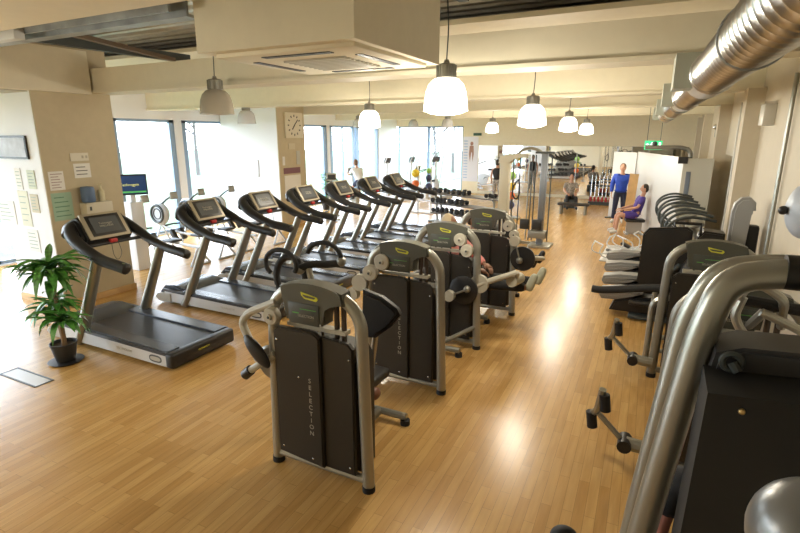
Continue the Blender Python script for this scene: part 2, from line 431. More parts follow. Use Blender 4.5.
# ================================================================== TREADMILLS
def make_treadmill():
    t = empty('treadmill', (0, 0, 0))
    H = .49
    # belt deck (front at -x, rear at +x)
    def zt(x): return .260 - .050 * (x + 1.15) / 2.3
    b = MB().prism([(-.55, .10), (1.12, .08), (1.12, zt(1.12) - .02), (-.55, zt(-.55) - .02)], -.26, .26); b.build('belt', BELT, t)
    for s_ in (-1, 1):
        o = MB()
        q = [(-.62, zt(-.62)), (1.07, zt(1.07)), (1.07, zt(1.07) - .05), (-.62, zt(-.62) - .05)]
        o.prism(q, s_ * .27, s_ * .455, bev=.006).build('foot_rail', RAILG, t)
        o = MB().prism([(-1.0, .045), (1.08, .03), (1.08, zt(1.08) - .035), (-1.0, zt(-1) - .035)], s_ * .42, s_ * .475, bev=.006).build('side_panel', TSILW, t)
        MB().prism([(-1.02, zt(-1) - .052), (1.09, zt(1.08) - .042), (1.09, zt(1.08) - .004), (-1.02, zt(-1) - .012)], s_ * .44, s_ * .478).build('side_trim', BLACK, t)
    # logo plate on the left side of the rear
    lp = MB(); a = []
    for k in range(20):
        th = 2 * PI * k / 20; a.append((.90 + .105 * math.copysign(abs(math.cos(th)) ** .6, math.cos(th)), .105 + .045 * math.copysign(abs(math.sin(th)) ** .8, math.sin(th))))
    lp.prism(a, -.4755, -.479).build('logo_plate', LETD, t)
    a2 = [(.90 + (x - .90) * .82, .105 + (z - .105) * .58) for x, z in a]
    MB().prism(a2, -.478, -.4805).build('logo_inlay', BEIGEP, t)
    text('side_lettering', 'TECHNOGYM', .045, LET, t, (.35, -.4765, .115), (PI / 2, 0, 0))
    # rear end cap
    MB().box((1.13, 0, .115), (.12, .97, .18), bev=.03, seg=3).build('rear_cap', BLACK, t)
    text('rear_emblem', 'TECHNOGYM', .028, LOGOY, t, (1.1915, -.02, .13), (PI / 2, 0, PI / 2))
    # motor hood
    hp = [(-1.22, .04), (-1.20, .16), (-1.08, .27), (-.85, .30), (-.60, .255), (-.55, .22), (-.55, .06)]
    MB().prism(hp, -.40, .40, bev=.02).build('motor_hood', RAILG, t)
    for s_ in (-1, 1): MB().prism([(-1.14, .03), (-1.22, .09), (-1.16, .15), (-.85, .18), (-.85, .03)], s_ * .40, s_ * .49, bev=.01).build('front_foot_cover', BEIGEP, t)
    for sx_ in (-.95, .85):
        for s_ in (-1, 1): MB().cyl((sx_, s_ * .36, 0), (sx_, s_ * .36, .06), .035, 12).build('rubber_foot', RUB, t)
    # uprights
    for s_ in (-1, 1):
        MB().tube([(-.58, s_ * .445, .04), (-.50, s_ * .445, .14), (.0, s_ * .44, 1.12), (.03, s_ * .44, 1.19)], [.082, .080, .068, .060], 14, sy=.8).build('upright', TUBE, t)
        # handrail sweeps from hood to user
        pts = catmull([(-.56, s_ * .28, 1.53), (-.54, s_ * .37, 1.48), (-.38, s_ * .425, 1.37), (-.14, s_ * .435, 1.26), (.12, s_ * .435, 1.18), (.36, s_ * .43, 1.15), (.56, s_ * .43, 1.12)], 5)
        n = len(pts); rr = [.088 - .020 * min(1, i / n * 1.6) for i in range(n)]; rr[-1] = .03
        h = MB().tube(pts, rr, 12, sy=.85).build('handrail', BLACK, t)
        MB().lathe([(.022, 0), (.018, .004), (0, .005)], (.50, s_ * .43, 1.187), (0, .1, 0)).build('emblem', LOGOY if False else mat('olive_emblem', (.20, .24, .10), .4), h)
    # console hood
    cs = []
    hood = MB()
    sec = [(-.64, 1.43), (-.66, 1.53), (-.60, 1.60), (-.50, 1.615), (-.44, 1.56), (-.33, 1.36), (-.37, 1.29), (-.48, 1.29)]
    hood.prism(sec, -.33, .33, bev=.03); hood.build('console', BLACK, t)
    hood = MB(); hood.tube(catmull([(-.53, -.40, 1.42), (-.60, -.33, 1.49), (-.62, -.2, 1.535), (-.62, 0, 1.55), (-.62, .2, 1.535), (-.60, .33, 1.49), (-.53, .40, 1.42)], 5), .080, 12).build('console_rim', mat('hood_dark', (.03, .031, .033), .35), t)
    # screen: plane between (-.53,1.66) and (-.41,1.36): tilt
    c = Vector((-.475, 0, 1.515)); ang = math.atan2(.24, .12)
    sc = empty('display', (-.405, 0, 1.505)); sc.parent = t; sc.rotation_euler = (0, math.radians(57), 0)
    for nm, d, m_, zz, bv in (('screen_bezel', (.36, .55, .03), SCREENB, 0, .012), ('screen', (.29, .45, .01), BLACK, .014, .003), ('screen_glass', (.22, .36, .004), SCREEN, .020, 0)):
        o = MB().box((0, 0, zz), d, bev=bv).build(nm, m_, t); o.location = sc.location; o.rotation_euler = sc.rotation_euler
    o = text('screen_text', 'Technogym\nWELLNESS', .038, LET, t); o.rotation_euler = (Euler((0, math.radians(57), 0)).to_matrix() @ Euler((0, 0, PI / 2)).to_matrix()).to_euler()
    o.location = sc.location + Euler((0, math.radians(57), 0)).to_matrix() @ Vector((0, 0, .023))
    bpy.data.objects.remove(sc)
    MB().tube([(-.28, -.42, 1.29), (-.30, -.2, 1.29), (-.30, .2, 1.29), (-.28, .42, 1.29)], .022, 10).build('crossbar', BLACK, t)
    MB().box((-.285, 0, 1.315), (.05, .10, .05), bev=.01).build('stop_button', RED, t)
    MB().tube(catmull([(-.28, .06, 1.30), (-.28, .09, 1.14), (-.28, .03, 1.06), (-.28, -.02, 1.13), (-.28, -.03, 1.30)], 5), .004, 5).build('safety_cord', DARKST, t)
    return t
tmY = [4.09, 5.77, 7.08, 8.38, 9.70, 11.05, 12.37]
tmL = ['nearest black and silver treadmill, beside the potted plant', 'treadmill second from the plant, showing its whole silver side', 'third treadmill from the plant, behind the white topped handle loops',
       'fourth treadmill from the plant, middle of the row', 'fifth treadmill from the plant, in front of the cyclist in white', 'sixth treadmill from the plant, next to last in the row', 'farthest treadmill of the row, next to the dumbbell rack']
tp = make_treadmill()
for i, y in enumerate(tmY):
    t = tp if i == 0 else copy_tree(tp)
    t.location = (-5.90, y, 0); t.rotation_euler = (0, 0, 0)
    tag(t, tmL[i], 'treadmill', 'treadmills in a row')

# ================================================================== SELECTION MACHINES
def make_tower(discs=(), w=.40, tubem=None, mir=1):
    tubem = tubem or TUBE
    t = empty('weight_machine', (0, 0, 0))
    pts = bend([(-w - .03, 0, .03), (-w + .01, 0, 1.36), (-w + .12, 0, 1.49), (0, 0, 1.55), (w - .12, 0, 1.49), (w - .01, 0, 1.36), (w + .03, 0, .03)], .16, 7)
    MB().tube(pts, .047, 14, sy=.9).build('frame_arch', tubem, t)
    for s_ in (-1, 1): MB().cyl((s_ * (w + .03), 0, 0), (s_ * (w + .03), 0, .045), .05, 14).build('rubber_foot', RUB, t)
    MB().tube([(-w, 0, .09), (w, 0, .09)], .032, 10).build('floor_beam', tubem, t)
    # shroud (head)
    def arc(x): return 1.535 + .055 * (1 - (x / .30) ** 2)
    out = [(-.27 + .54 * k / 12, arc(-.27 + .54 * k / 12)) for k in range(13)] + [(.29, 1.46), (.17, 1.45), (.12, 1.42), (.12, 1.295), (-.22, 1.295), (-.24, 1.44)]
    MB().prism(out, -.065, .065, bev=.012).build('head_shroud', HOODP, t)
    MB().box((-.05, -.068, 1.36), (.27, .006, .16), bev=.002).build('placard', mat('placard_grey', (.055, .060, .052), .45), t)
    e = [(-.075, 1.525), (.075, 1.50), (.085, 1.485), (.07, 1.468), (-.04, 1.478), (-.068, 1.50)]
    MB().prism([(x * .92, z) for x, z in e], -.064, -.070).build('logo', LOGOY, t)
    MB().prism([(x * .70, 1.4965 + (z - 1.4965) * .45) for x, z in e], -.069, -.072).build('logo_inlay', HOODP, t)
    text('placard_title', 'SELECTION', .028, LET, t, (-.03, -.072, 1.345), (PI / 2, 0, 0))
    MB().bx(-.15, -.09, -.074, -.071, 1.36, 1.366).bx(-.08, .06, -.074, -.071, 1.395, 1.399).build('placard_line', LOGOG, t)
    # housing panels
    MB().prism([(-.35, .16), (.075, .12), (.075, 1.19), (.02, 1.225), (-.30, 1.225), (-.345, 1.18)], -.075, -.02, bev=.01).build('front_panel', BROWNP, t)
    MB().prism([(.075, .12), (.34, .12), (.34, 1.14), (.30, 1.18), (.075, 1.20)], -.045, .0, bev=.008).build('side_cover', BROWNP, t)
    MB().prism([(-.33, .13), (.36, .13), (.36, 1.02), (.30, 1.12), (-.33, 1.14)], .0, .24, bev=.015).build('rear_cover', BROWNP, t)
    for x, z, yy in ((-.30, .22, -.078), (-.31, 1.12, -.078), (-.02, .18, -.078), (.30, .18, -.048), (.31, 1.06, -.048), (-.12, .85, -.078)):
        MB().ball((x, yy, z), .008, (1, .5, 1), 8, 6).build('bolt', CHROME, t)
    MB().box((0, .03, 1.235), (.52, .07, .03)).build('stack_bar', BEIGEP, t)
    b = MB()
    for x in (-.16, -.08, .04, .17, .23): b.cyl((x, .03, 1.1), (x, .03, 1.5), .011 if x < .1 else .02, 8)
    b.build('guide_rods', mat('guide_rod', (.09, .07, .06), .3, .5), t)
    for i, (x, z, r) in enumerate(discs):
        MB().lathe([(0, .0), (r, .0), (r, .045), (r * .9, .055), (r * .35, .055), (r * .3, .07), (0, .07)], (x, -.045, z), (PI / 2, 0, 0), 24).build('pulley_cover', BEIGEP, t)
        MB().ball((x, -.118, z), r * .16, (1, .4, 1), 10, 6).build('pulley_bolt', DARKST, t)
    text('vertical_lettering', '\n'.join('SELECTION'), .052, LET, t, (-.02, -.0765, .62), (PI / 2, 0, 0), spacing=1.05)
    return t
def station(t, seat=(0, .75, .48), rot=0, back=True):
    """seat, backrest and floor frame behind the tower"""
    MB().tube([(0, .1, .08), (0, .95, .08)], .038, 10).tube([(-.28, .95, .08), (.28, .95, .08)], .035, 10).build('base_beam', TUBE, t)
    for s_ in (-1, 1): MB().cyl((s_ * .27, .95, 0), (s_ * .27, .95, .05), .045, 12).build('rubber_foot', RUB, t)
    MB().tube([(seat[0], seat[1], .08), (seat[0], seat[1], seat[2] - .05)], .034, 10).build('seat_post', TUBE, t)
    MB().box(seat, (.40, .36, .09), bev=.035, seg=3).build('seat', PAD, t)
    if back: 
        MB().box((seat[0] + .0, seat[1], seat[2] + .36), (.09, .34, .55), (0, rot, 0), bev=.035, seg=3).build('backrest', PAD, t)

# machine 1 (nearest, loops on a tall arm, abduction arms at left)
m1 = make_tower(discs=((-.345, 1.30, .068),))
m1.location = (-2.14, 2.87, 0); tag(m1, 'nearest dark brown weight machine tower with beige lever arms and vertical lettering', 'weight machine', 'weight machines in the centre row')
station(m1, (-.12, .85, .46), 0, False)
a = MB()
a.tube(bend([(-.33, -.03, 1.40), (-.62, -.02, 1.27), (-.70, -.03, 1.18), (-.52, -.06, .90)], .07), [.032] * 20 if False else .032, 10)
a.tube([(-.42, -.02, 1.33), (-.36, -.02, .98)], .022, 8)
a.tube([(-.36, -.05, .98), (-.60, -.08, .80)], .030, 10)
arm = a.build('lever_arm', BEIGEP, m1)
MB().ball((-.485, -.11, 1.0), .17, (.95, .22, .36), 18, 12, (0, math.radians(45), 0)).build('arm_pad', BLACK, arm)
MB().cyl((-.59, -.08, .81), (-.65, -.085, .755), .042, 14).build('end_grip', BLACK, arm)
MB().lathe([(0, 0), (.14, 0), (.15, .03), (.13, .05), (0, .05)], (-.45, .05, .86), (PI / 2, 0, 0)).build('cam_disc', TUBED, m1)
# pad at the right of the tower
MB().prism([(.02, 1.36), (.20, 1.32), (.34, 1.24), (.37, 1.19), (.29, 1.08), (.14, .95), (.0, .93)], .62, .72, bev=.03).build('back_pad', PAD, m1)
MB().tube([(.12, .70, 1.05), (-.02, .80, .45)], .03, 8).build('back_post', TUBE, m1)
MB().ball((.13, .62, .44), .055, (1, 1.4, 1), 12, 8).build('foot_roller', mat('brown_roller', (.16, .06, .03), .5), m1)
# handle loops (padded, joined)
lp = MB()
def loop(c, w_, h_, t0, t1, tilt, r=.028):
    pts = []
    for k in range(15):
        th = t0 + (t1 - t0) * k / 14
        pts.append(Vector(c) + Matrix.Rotation(tilt, 3, 'Z') @ Vector((w_ * math.cos(th), 0, h_ * math.sin(th))))
    return pts
L1 = loop((-.80, .73, 1.34), .155, .20, PI * 1.12, -.12, .1)
L2 = loop((-.80, .60, 1.50), .16, .13, PI * 1.25, -.5, .1)
L3 = loop((-.47, .80, 1.56), .17, .13, PI * .95, -.3, .1)
lo = MB().tube(L1, .032, 10).tube([L1[0], L1[0] + Vector((.01, 0, -.10)), L1[0] + Vector((.08, 0, -.17)), L1[0] + Vector((.15, 0, -.15))], .024, 10).build('padded_loop', RUB, m1)
MB().tube(L2, .022, 10).build('padded_loop', RUB, m1); MB().tube(L3, .022, 10).build('padded_loop', RUB, m1)
MB().tube(catmull([(-.65, .66, 1.46), (-.54, .72, 1.50), (-.42, .78, 1.50), (-.30, .82, 1.52)], 4), .034, 10).build('padded_loop', RUB, m1)
MB().tube([(-.58, .70, 1.50), (-.50, .72, 1.1), (-.30, .75, .35), (-.1, .75, .1)], .028, 10).build('loop_post', TUBE, m1)
MB().ball((-.30, .82, 1.53), .045).build('loop_pivot', TUBED, m1); MB().ball((-.645, .67, 1.45), .045).build('loop_pivot', TUBED, m1)

# machine 2
m2 = make_tower(discs=((-.22, 1.36, .085), (-.36, 1.23, .085)))
m2.location = (-2.225, 4.52, 0); tag(m2, 'second dark weight machine tower from the front, beige pulley chain on its left', 'weight machine', 'weight machines in the centre row')
station(m2, (-.15, .8, .46), 0, True)
a = MB().lathe([(0, 0), (.09, 0), (.09, .06), (0, .06)], (-.50, -.02, 1.10), (PI / 2, 0, 0)).lathe([(0, 0), (.07, 0), (.07, .07), (0, .07)], (-.60, 0, .96), (PI / 2, 0, 0))
a.tube([(-.36, 0, 1.23), (-.50, 0, 1.10), (-.62, 0, .95), (-.70, -.02, .80)], .035, 10).tube([(-.45, .02, 1.05), (-.42, .02, .75)], .03, 8)
a.build('lever_arm', BEIGEP, m2)
MB().ball((-.44, -.02, .72), .09, (1, .6, 1)).build('roller', BEIGEP, m2)
# machine 3
m3 = make_tower(discs=((.20, 1.40, .078), (.29, 1.27, .078)))
m3.location = (-2.27, 5.80, 0); tag(m3, 'third dark weight machine tower, with round black weight disc and lever at right', 'weight machine', 'weight machines in the centre row')
station(m3, (-.1, .75, .62), 0, True)
arm = MB().tube([(.36, -.02, .80), (.50, .0, .88), (.86, .12, 1.02)], [.034, .036, .034], 12).build('lever_arm', BEIGEP, m3)
MB().lathe([(0, 0), (.17, 0), (.18, .02), (.18, .05), (.16, .06), (0, .06)], (.26, -.03, .77), (PI / 2, 0, 0), 28).build('weight_disc', BLACK, m3)
MB().lathe([(.07, 0), (.115, 0), (.115, .05), (.07, .05)], (.44, .02, .86), (PI / 2, 0, 0), 24).build('cam_ring', BEIGEP, m3)
MB().cyl((.10, -.16, .69), (.10, -.08, .69), .068, 20).build('end_cap', BEIGEP, m3)
MB().tube([(.10, -.12, .69), (.32, -.12, .80)], .013, 8).ball((.32, -.11, .80), .045).build('crank', TUBED, m3)
MB().tube([(.86, .14, 1.02), (.84, .2, .90)], .03).cyl((.80, .12, .90), (.84, .38, .89), .07, 16).build('ankle_roller', BEIGEP, m3)
MB().tube(bend([(.42, .0, .30), (.05, -.35, .12), (-.05, -.1, .10)], .1), .028, 8).build('step_frame', TUBED, m3)
# machine 4
m4 = make_tower(discs=((.33, 1.36, .078), (.42, 1.24, .07)))
m4.location = (-2.20, 7.25, 0); tag(m4, 'farthest dark weight machine tower of the centre row, in front of the cable station', 'weight machine', 'weight machines in the centre row')
station(m4, (-.1, .75, .58), 0, True)
MB().lathe([(0, 0), (.17, 0), (.18, .02), (.18, .05), (0, .06)], (.56, -.03, .90), (PI / 2, 0, 0), 28).build('weight_disc', BLACK, m4)
MB().cyl((.45, -.16, 1.16), (.45, -.08, 1.16), .075, 20).build('end_cap', BEIGEP, m4)
MB().tube([(.45, -.12, 1.16), (.53, -.12, .90)], .013, 8).ball((.53, -.12, .88), .05).build('crank', TUBED, m4)
MB().tube([(.5, 0, .9), (.70, .3, .84), (.74, .5, .80)], .035, 10).build('lever_arm', BEIGEP, m4)

# ------------------------------------------------------------------ right row
m5 = make_tower(discs=(), tubem=TUBED); m5.location = (.58, 5.95, 0)
tag(m5, 'dark weight machine by the right wall with grey arch and yellow logo', 'weight machine', 'weight machines along the right wall')
station(m5, (-.05, .75, .46), 0, False)
MB().tube(bend([(-.50, .25, .04), (-.50, .25, .78), (-.38, .25, .86), (-.05, .25, .86)], .12), .034, 10).build('seat_frame', TUBE, m5)
MB().tube([(-.50, .25, .22), (-.1, .25, .22)], .028, 8).build('seat_frame', TUBE, m5)
fg = MB().tube(catmull([(-1.15, .25, .86), (-1.0, .23, .87), (-.5, .18, .97), (.05, .12, 1.03)], 5), [.045] * 16, 12).build('long_grip', RUB, m5)
def pedal_arm(t, x=-.43, y=-.05):
    a = MB().tube([(x, y, .18), (x - .20, y, .19)], .055, 10).tube([(x - .20, y - .0, .19), (x - .42, y, .40)], .024, 8).tube(bend([(x - .47, y + .1, .34), (x - .43, y, .42), (x - .40, y - .05, .64)], .05), .03, 8)
    o = a.build('pedal_arm', TUBE, t)
    for q in ((x - .48, y + .08, .36), (x - .385, y - .05, .60)): MB().cyl(q, (q[0] + .02, q[1], q[2] - .14), .042, 12).build('pedal_grip', RUB, o)
    MB().cyl((x - .20, y - .08, .19), (x - .20, y + .08, .19), .055, 12).build('pedal_pivot', BLACK, o)
pedal_arm(m5)
MB().ball((-.12, .9, .95), .22, (.6, .9, 1.2)).build('roll_pad', PAD, m5)
m6 = make_tower(discs=(), tubem=TUBED); m6.location = (.62, 4.15, 0)
tag(m6, 'dark weight machine half hidden behind the big foreground tubes, bent silver levers on top', 'weight machine', 'weight machines along the right wall')
station(m6, (-.05, .75, .46), 0, False)
pedal_arm(m6, -.44, -.05)
m6.scale = (1, 1, 1)
for pts in ([(-.10, -.65, 1.68), (-.13, -.65, 1.56), (-.09, -.65, 1.48), (.02, -.65, 1.36), (.02, -.5, 1.30)], [(-.12, -.65, 1.66), (-.10, -.65, 1.73), (-.02, -.65, 1.765), (.10, -.65, 1.69), (.16, -.4, 1.45)], [(.0, -.65, 1.60), (.20, -.65, 1.52), (.30, -.5, 1.40)]):
    MB().tube(bend(pts, .06), .026, 10).build('bent_lever', TUBE, m6)
MB().tube([(-.25, -.60, 1.66), (.45, -.50, 1.58)], .035, 10).build('cross_grip', RUB, m6)
MB().tube([(.05, -.55, 1.60), (.05, -.02, 1.30)], .03, 8).build('lever_post', TUBED, m6)

# foreground machine: two thick arch tubes, dark housing
fgm = empty('weight_machine', (.45, 1.75, 0), 0, 'huge foreground weight machine at the right edge with two thick silver arch tubes', 'weight machine')
def T(pts): return [(x - .45, y - 1.75, z) for x, y, z in pts]
MB().tube(bend(T([(-.04, 1.62, .03), (.065, 1.62, 1.25), (.155, 1.62, 2.05), (.20, 1.63, 2.22), (.34, 1.64, 2.25), (.95, 1.64, 2.25), (1.02, 1.64, 2.1), (1.08, 1.64, .03)]), .11, 8), .041, 22).build('arch_tube', TUBE, fgm)
MB().tube(bend(T([(-.03, 1.88, .03), (.06, 1.88, 1.25), (.135, 1.88, 2.02), (.20, 1.87, 2.19), (.34, 1.84, 2.225), (.95, 1.84, 2.22), (1.02, 1.86, 2.1), (1.08, 1.88, .03)]), .11, 8), .037, 22).build('arch_tube', TUBE, fgm)
MB().tube(T([(.325, 1.64, 2.25), (.93, 1.64, 2.25)]), .047, 22).build('arch_sleeve', BLACK, fgm)
for q in ((-.03, 1.62), (-.03, 1.88), (1.08, 1.62), (1.08, 1.88)): MB().cyl((q[0] - .45, q[1] - 1.75, 0), (q[0] - .45, q[1] - 1.75, .05), .07, 16).build('rubber_foot', RUB, fgm)
MB().prism([(-.33, .08), (.50, .08), (.50, 2.04), (-.285, 1.985)], -.38, -.20).build('front_cover', mat('matt_black', (.011, .011, .011), .6), fgm)
MB().prism([(-.28, 1.90), (.50, 1.90), (.50, 2.10), (-.20, 2.055), (-.26, 2.03)], -.22, -.05, bev=.012).build('top_plate', mat('dark_steel_plate', (.07, .07, .075), .35, .4), fgm)
MB().ring((-.225, -.235, 2.02), .022, .009, (PI / 2, 0, 0)).tube([(-.225, -.24, 2.02), (-.21, -.25, 2.0)], .012, 8).build('cable_eye', DARKST, fgm)
MB().ball((-.21, -.385, 1.955), .008).build('bolt', mat('brass', (.6, .45, .2), .3, .9), fgm)
MB().box((-.03, .30, .66), (.36, .34, .10), bev=.04, seg=3).build('seat', PAD, fgm)
MB().tube([(-.03, .30, .62), (-.03, .30, .05)], .035).tube([(-.03, -.2, .07), (-.03, .7, .07)], .04).build('base_beam', TUBE, fgm)
MB().ball((-.150, -.80, 1.945), .100, (1, 1, 1), 28, 18).build('round_counterweight', mat('grey_dome', (.22, .22, .215), .3, .4), fgm)
MB().tube([(-.165, -.80, 1.955), (.15, -.6, 1.75), (.3, -.3, 1.7)], .04, 10).build('counterweight_arm', TUBED, fgm)
MB().ball((-.55, -.75, 1.745), .032, (1, 1, .8)).tube([(-.55, -.75, 1.73), (-.3, -.8, 1.2), (-.1, -.4, 1.0)], .014, 8).build('handle_knob', RUB, fgm)

# big black pad machine behind m5
pm = empty('leg_press', (.25, 7.15, 0), 0, 'machine with large upright black padded board behind the right grey arch', 'weight machine')
MB().prism([(-.37, .80), (-.36, 1.42), (-.30, 1.50), (.12, 1.54), (.18, 1.50), (.20, .80), (.12, .72), (-.30, .72)], -.15, -.06, bev=.025).build('pad_board', PAD, pm)
MB().prism([(.24, .4), (.24, 1.42), (.30, 1.50), (.52, 1.48), (.52, .4)], -.10, .2, bev=.02).build('tower_cover', BROWNP, pm)
MB().tube([(-.14, -.04, .75), (-.16, -.04, .05)], .03).tube([(-.16, -.04, .06), (.5, -.04, .06)], .035).build('support_frame', TUBE, pm)
MB().tube([(-.02, -.08, 1.5), (-.02, -.08, 1.58), (.26, -.08, 1.58), (.26, -.08, 1.45)], .02).build('top_handle', BLACK, pm)
MB().tube([(.0, -.2, .80), (.0, -.2, .98), (.08, -.2, 1.07), (.15, -.2, 1.05)], .035).build('side_grip', DARKST, pm)

# steppers / cross trainers
def make_stepper():
    t = empty('cross_trainer', (0, 0, 0))
    MB().prism([(-1.08, .30), (-1.06, .38), (-.80, .43), (-.50, .43), (-.48, .38), (-.62, .33), (-.85, .25), (-1.04, .24)], -.15, .15, bev=.04).build('rear_fairing', mat('fairing_grey', (.26, .26, .25), .4), t)
    MB().prism([(-.92, .08), (-.86, .24), (-.60, .33), (-.2, .36), (.25, .62), (.38, .60), (.42, .08)], -.13, .13, bev=.03).build('body', BLACK, t)
    MB().box((0, 0, .05), (1.3, .5, .05), bev=.02).build('base', DARKST, t)
    MB().tube([(.28, 0, .55), (.10, 0, 1.2), (.05, 0, 1.38)], .05, 12).build('mast', TUBE, t)
    MB().box((.05, 0, 1.42), (.24, .34, .05), (0, -.4, 0), bev=.02).build('console', TUBED, t)
    for s_ in (-1, 1):
        MB().tube(catmull([(.28, s_ * .22, 1.52), (.0, s_ * .26, 1.56), (-.20, s_ * .26, 1.50), (-.30, s_ * .26, 1.36), (-.24, s_ * .26, 1.18), (.0, s_ * .24, 1.0), (.22, s_ * .18, .75), (.28, s_ * .14, .5)], 5), .02, 8).build('handlebar', DARKST, t)
        MB().box((-.45, s_ * .22, .32 + s_ * .05), (.42, .15, .05), bev=.02).build('pedal', BLACK, t)
    return t
sp = make_stepper()
sl = ['nearest cross trainer of four behind the black pad', 'second cross trainer of four behind the black pad', 'third cross trainer of four behind the black pad', 'farthest cross trainer of four by the partition']
for i, y in enumerate((8.05, 8.9, 9.8, 10.75)):
    t = sp if i == 0 else copy_tree(sp); t.location = (.45 - .05 * i, y, 0); tag(t, sl[i], 'cross trainer', 'cross trainers at the right wall')

# grey arch column machine
ga = empty('pulley_tower', (.93, 7.4, 0), 0, 'grey rounded arch pulley tower standing near the right wall', 'weight machine')
MB().prism([(-.10, .04), (-.10, 1.72), (-.08, 1.82), (-.02, 1.89), (.07, 1.90), (.13, 1.84), (.14, 1.74), (.09, 1.74), (.07, 1.70), (.05, .04)], -.09, .09, bev=.03).build('arch', mat('satin_grey', (.40, .41, .42), .35, .4), ga)
MB().box((.15, .10, .90), (.15, .14, 1.3), bev=.03).build('stack_cover', BLACK, ga)
MB().box((.0, 0, .03), (.3, .4, .05), bev=.015).build('base', DARKST, ga)
# wall fan / dome
wf = empty('wall_fan', (1.04, 4.9, 2.05), 0, 'pale round wall mounted fan with black knob at the right edge', 'fan')
MB().ball((0, 0, 0), .2, (.7, 1, 1.1), 24, 14).build('cover', mat('pale_blue_grey', (.42, .46, .52), .4), wf)
MB().ball((-.16, -.05, .0), .035).build('knob', BLACK, wf)
MB().bx(.0, .155, -.05, .05, -.1, .1).build('wall_bracket', TUBED, wf)

# ================================================================== CABLE STATION
cs = empty('cable_station', (-2.8, 12.5, 0), 0, 'tall dual cable crossover station with cream column and arched top', 'weight machine')
CC = mat('cream_column', (.60, .56, .44), .4)
MB().bx(-.72, -.48, -.12, .12, .04, 2.02, bev=.03).prism([(-.76, 1.98), (-.72, 2.14), (-.50, 2.20), (-.05, 2.22), (-.05, 2.14), (-.40, 2.10), (-.48, 1.98)], -.12, .12, bev=.02).build('left_column', CC, cs)
MB().bx(.26, .40, -.08, .08, .04, 2.24, bev=.02).build('right_column', mat('blue_steel', (.20, .22, .25), .35, .5), cs)
MB().bx(.12, .56, -.1, .1, 2.22, 2.27, bev=.01).build('top_cap', DARKST, cs)
MB().tube(catmull([(-.35, 0, 2.16), (-.2, 0, 2.30), (.02, 0, 2.34), (.2, 0, 2.28), (.3, 0, 2.2)], 5), .035, 10).build('top_arch', TUBE, cs)
for x in (-.38, -.22, .0, .07, .15, .52): MB().cyl((x, -.1, .15), (x, -.1, 2.2), .014, 8).build('guide_rod', DARKST if x != 0 else TUBE, cs)
for x, z in ((-.02, .55), (.28, .55), (-.4, .30)): MB().box((x, -.14, z), (.22, .16, .24), bev=.02).build('carriage', BLACK, cs)
MB().bx(-.80, -.35, -.28, .28, 0, .06, bev=.01).bx(.1, .62, -.28, .28, 0, .06, bev=.01).bx(-.4, .2, .1, .2, 0, .06).build('base_plate', TUBE, cs)
MB().bx(.08, .50, -.2, .05, .22, .40, bev=.02).build('foot_block', TUBED, cs)
MB().tube(catmull([(-.22, -.15, 1.62), (-.33, -.2, 1.45), (-.34, -.2, 1.25), (-.25, -.2, 1.15), (-.18, -.2, 1.3), (-.22, -.15, 1.62)], 4), .018, 8).build('hand_strap', RUB, cs)
for (x, z, m_, r, lab, nm) in ((-.15, 1.16, YEL, .13, 'yellow medicine ball inside the cable station', 0), (-.17, .92, mat('orange_ball', (.75, .16, .03), .5), .14, 'orange medicine ball inside the cable station', 0), (-.19, .66, mat('navy_ball', (.04, .05, .12), .5), .13, 'dark blue medicine ball low in the cable station', 0)):
    pass
bt = empty('ball_tree', (-4.25, 16.6, 0), 0, 'grey stand with prongs carrying medicine balls behind the cable station', 'stand')
MB().cyl((0, 0, 0), (0, 0, 1.75), .03).bx(-.25, .25, -.2, .2, 0, .05).build('post', TUBE, bt)
for i, (z, m_, lab) in enumerate(((1.40, mat('green_ball', (.25, .5, .10), .5), 'green medicine ball, topmost on the ball stand'), (1.05, YEL, 'yellow medicine ball on the ball stand'), (.76, MATS['orange_ball'], 'orange medicine ball on the ball stand'), (.46, MATS['navy_ball'], 'dark blue medicine ball, lowest on the ball stand'))):
    MB().tube([(0, -.02, z - .17), (0, -.3, z - .16)], .012, 6).build('prong', DARKST, bt)
    o = MB().ball((0, 0, 0), .135, u=20, v=12).build('medicine_ball', m_); o.location = (-4.25, 16.6 - .2, z); tag(o, lab, 'ball', 'medicine balls on the stand')

bt = empty('ball_tree', (-7.35, 16.5, 0), 0, 'white double stand carrying medicine balls left of the dumbbell rack', 'stand')
MB().cyl((-.25, 0, .04), (-.25, 0, 1.6), .03).cyl((.25, 0, .04), (.25, 0, 1.6), .03).bx(-.4, .4, -.25, .25, 0, .05).build('post', mat('white_frame', (.75, .76, .77), .35), bt)
for x, z, m_, r, lab in ((-.25, 1.38, YEL, .14, 'yellow medicine ball on the white stand before the far window'), (-.25, 1.02, MATS['orange_ball'], .13, 'orange medicine ball on the white stand before the far window'),
                      (.25, 1.48, MATS['green_ball'], .09, 'small green ball at the top right of the white stand'), (.25, 1.24, MATS['navy_ball'], .11, 'upper dark ball on the right of the white stand'), (.25, .94, MATS['navy_ball'], .12, 'lower dark ball on the right of the white stand')):
    MB().tube([(x, -.02, z - r - .02), (x, -.26, z - r - .01)], .012, 6).build('prong', DARKST, bt)
    o = MB().ball((0, 0, 0), r, u=20, v=12).build('medicine_ball', m_); o.location = (-7.35 + x, 16.5 - .2, z); tag(o, lab, 'ball', 'medicine balls on the white stand')

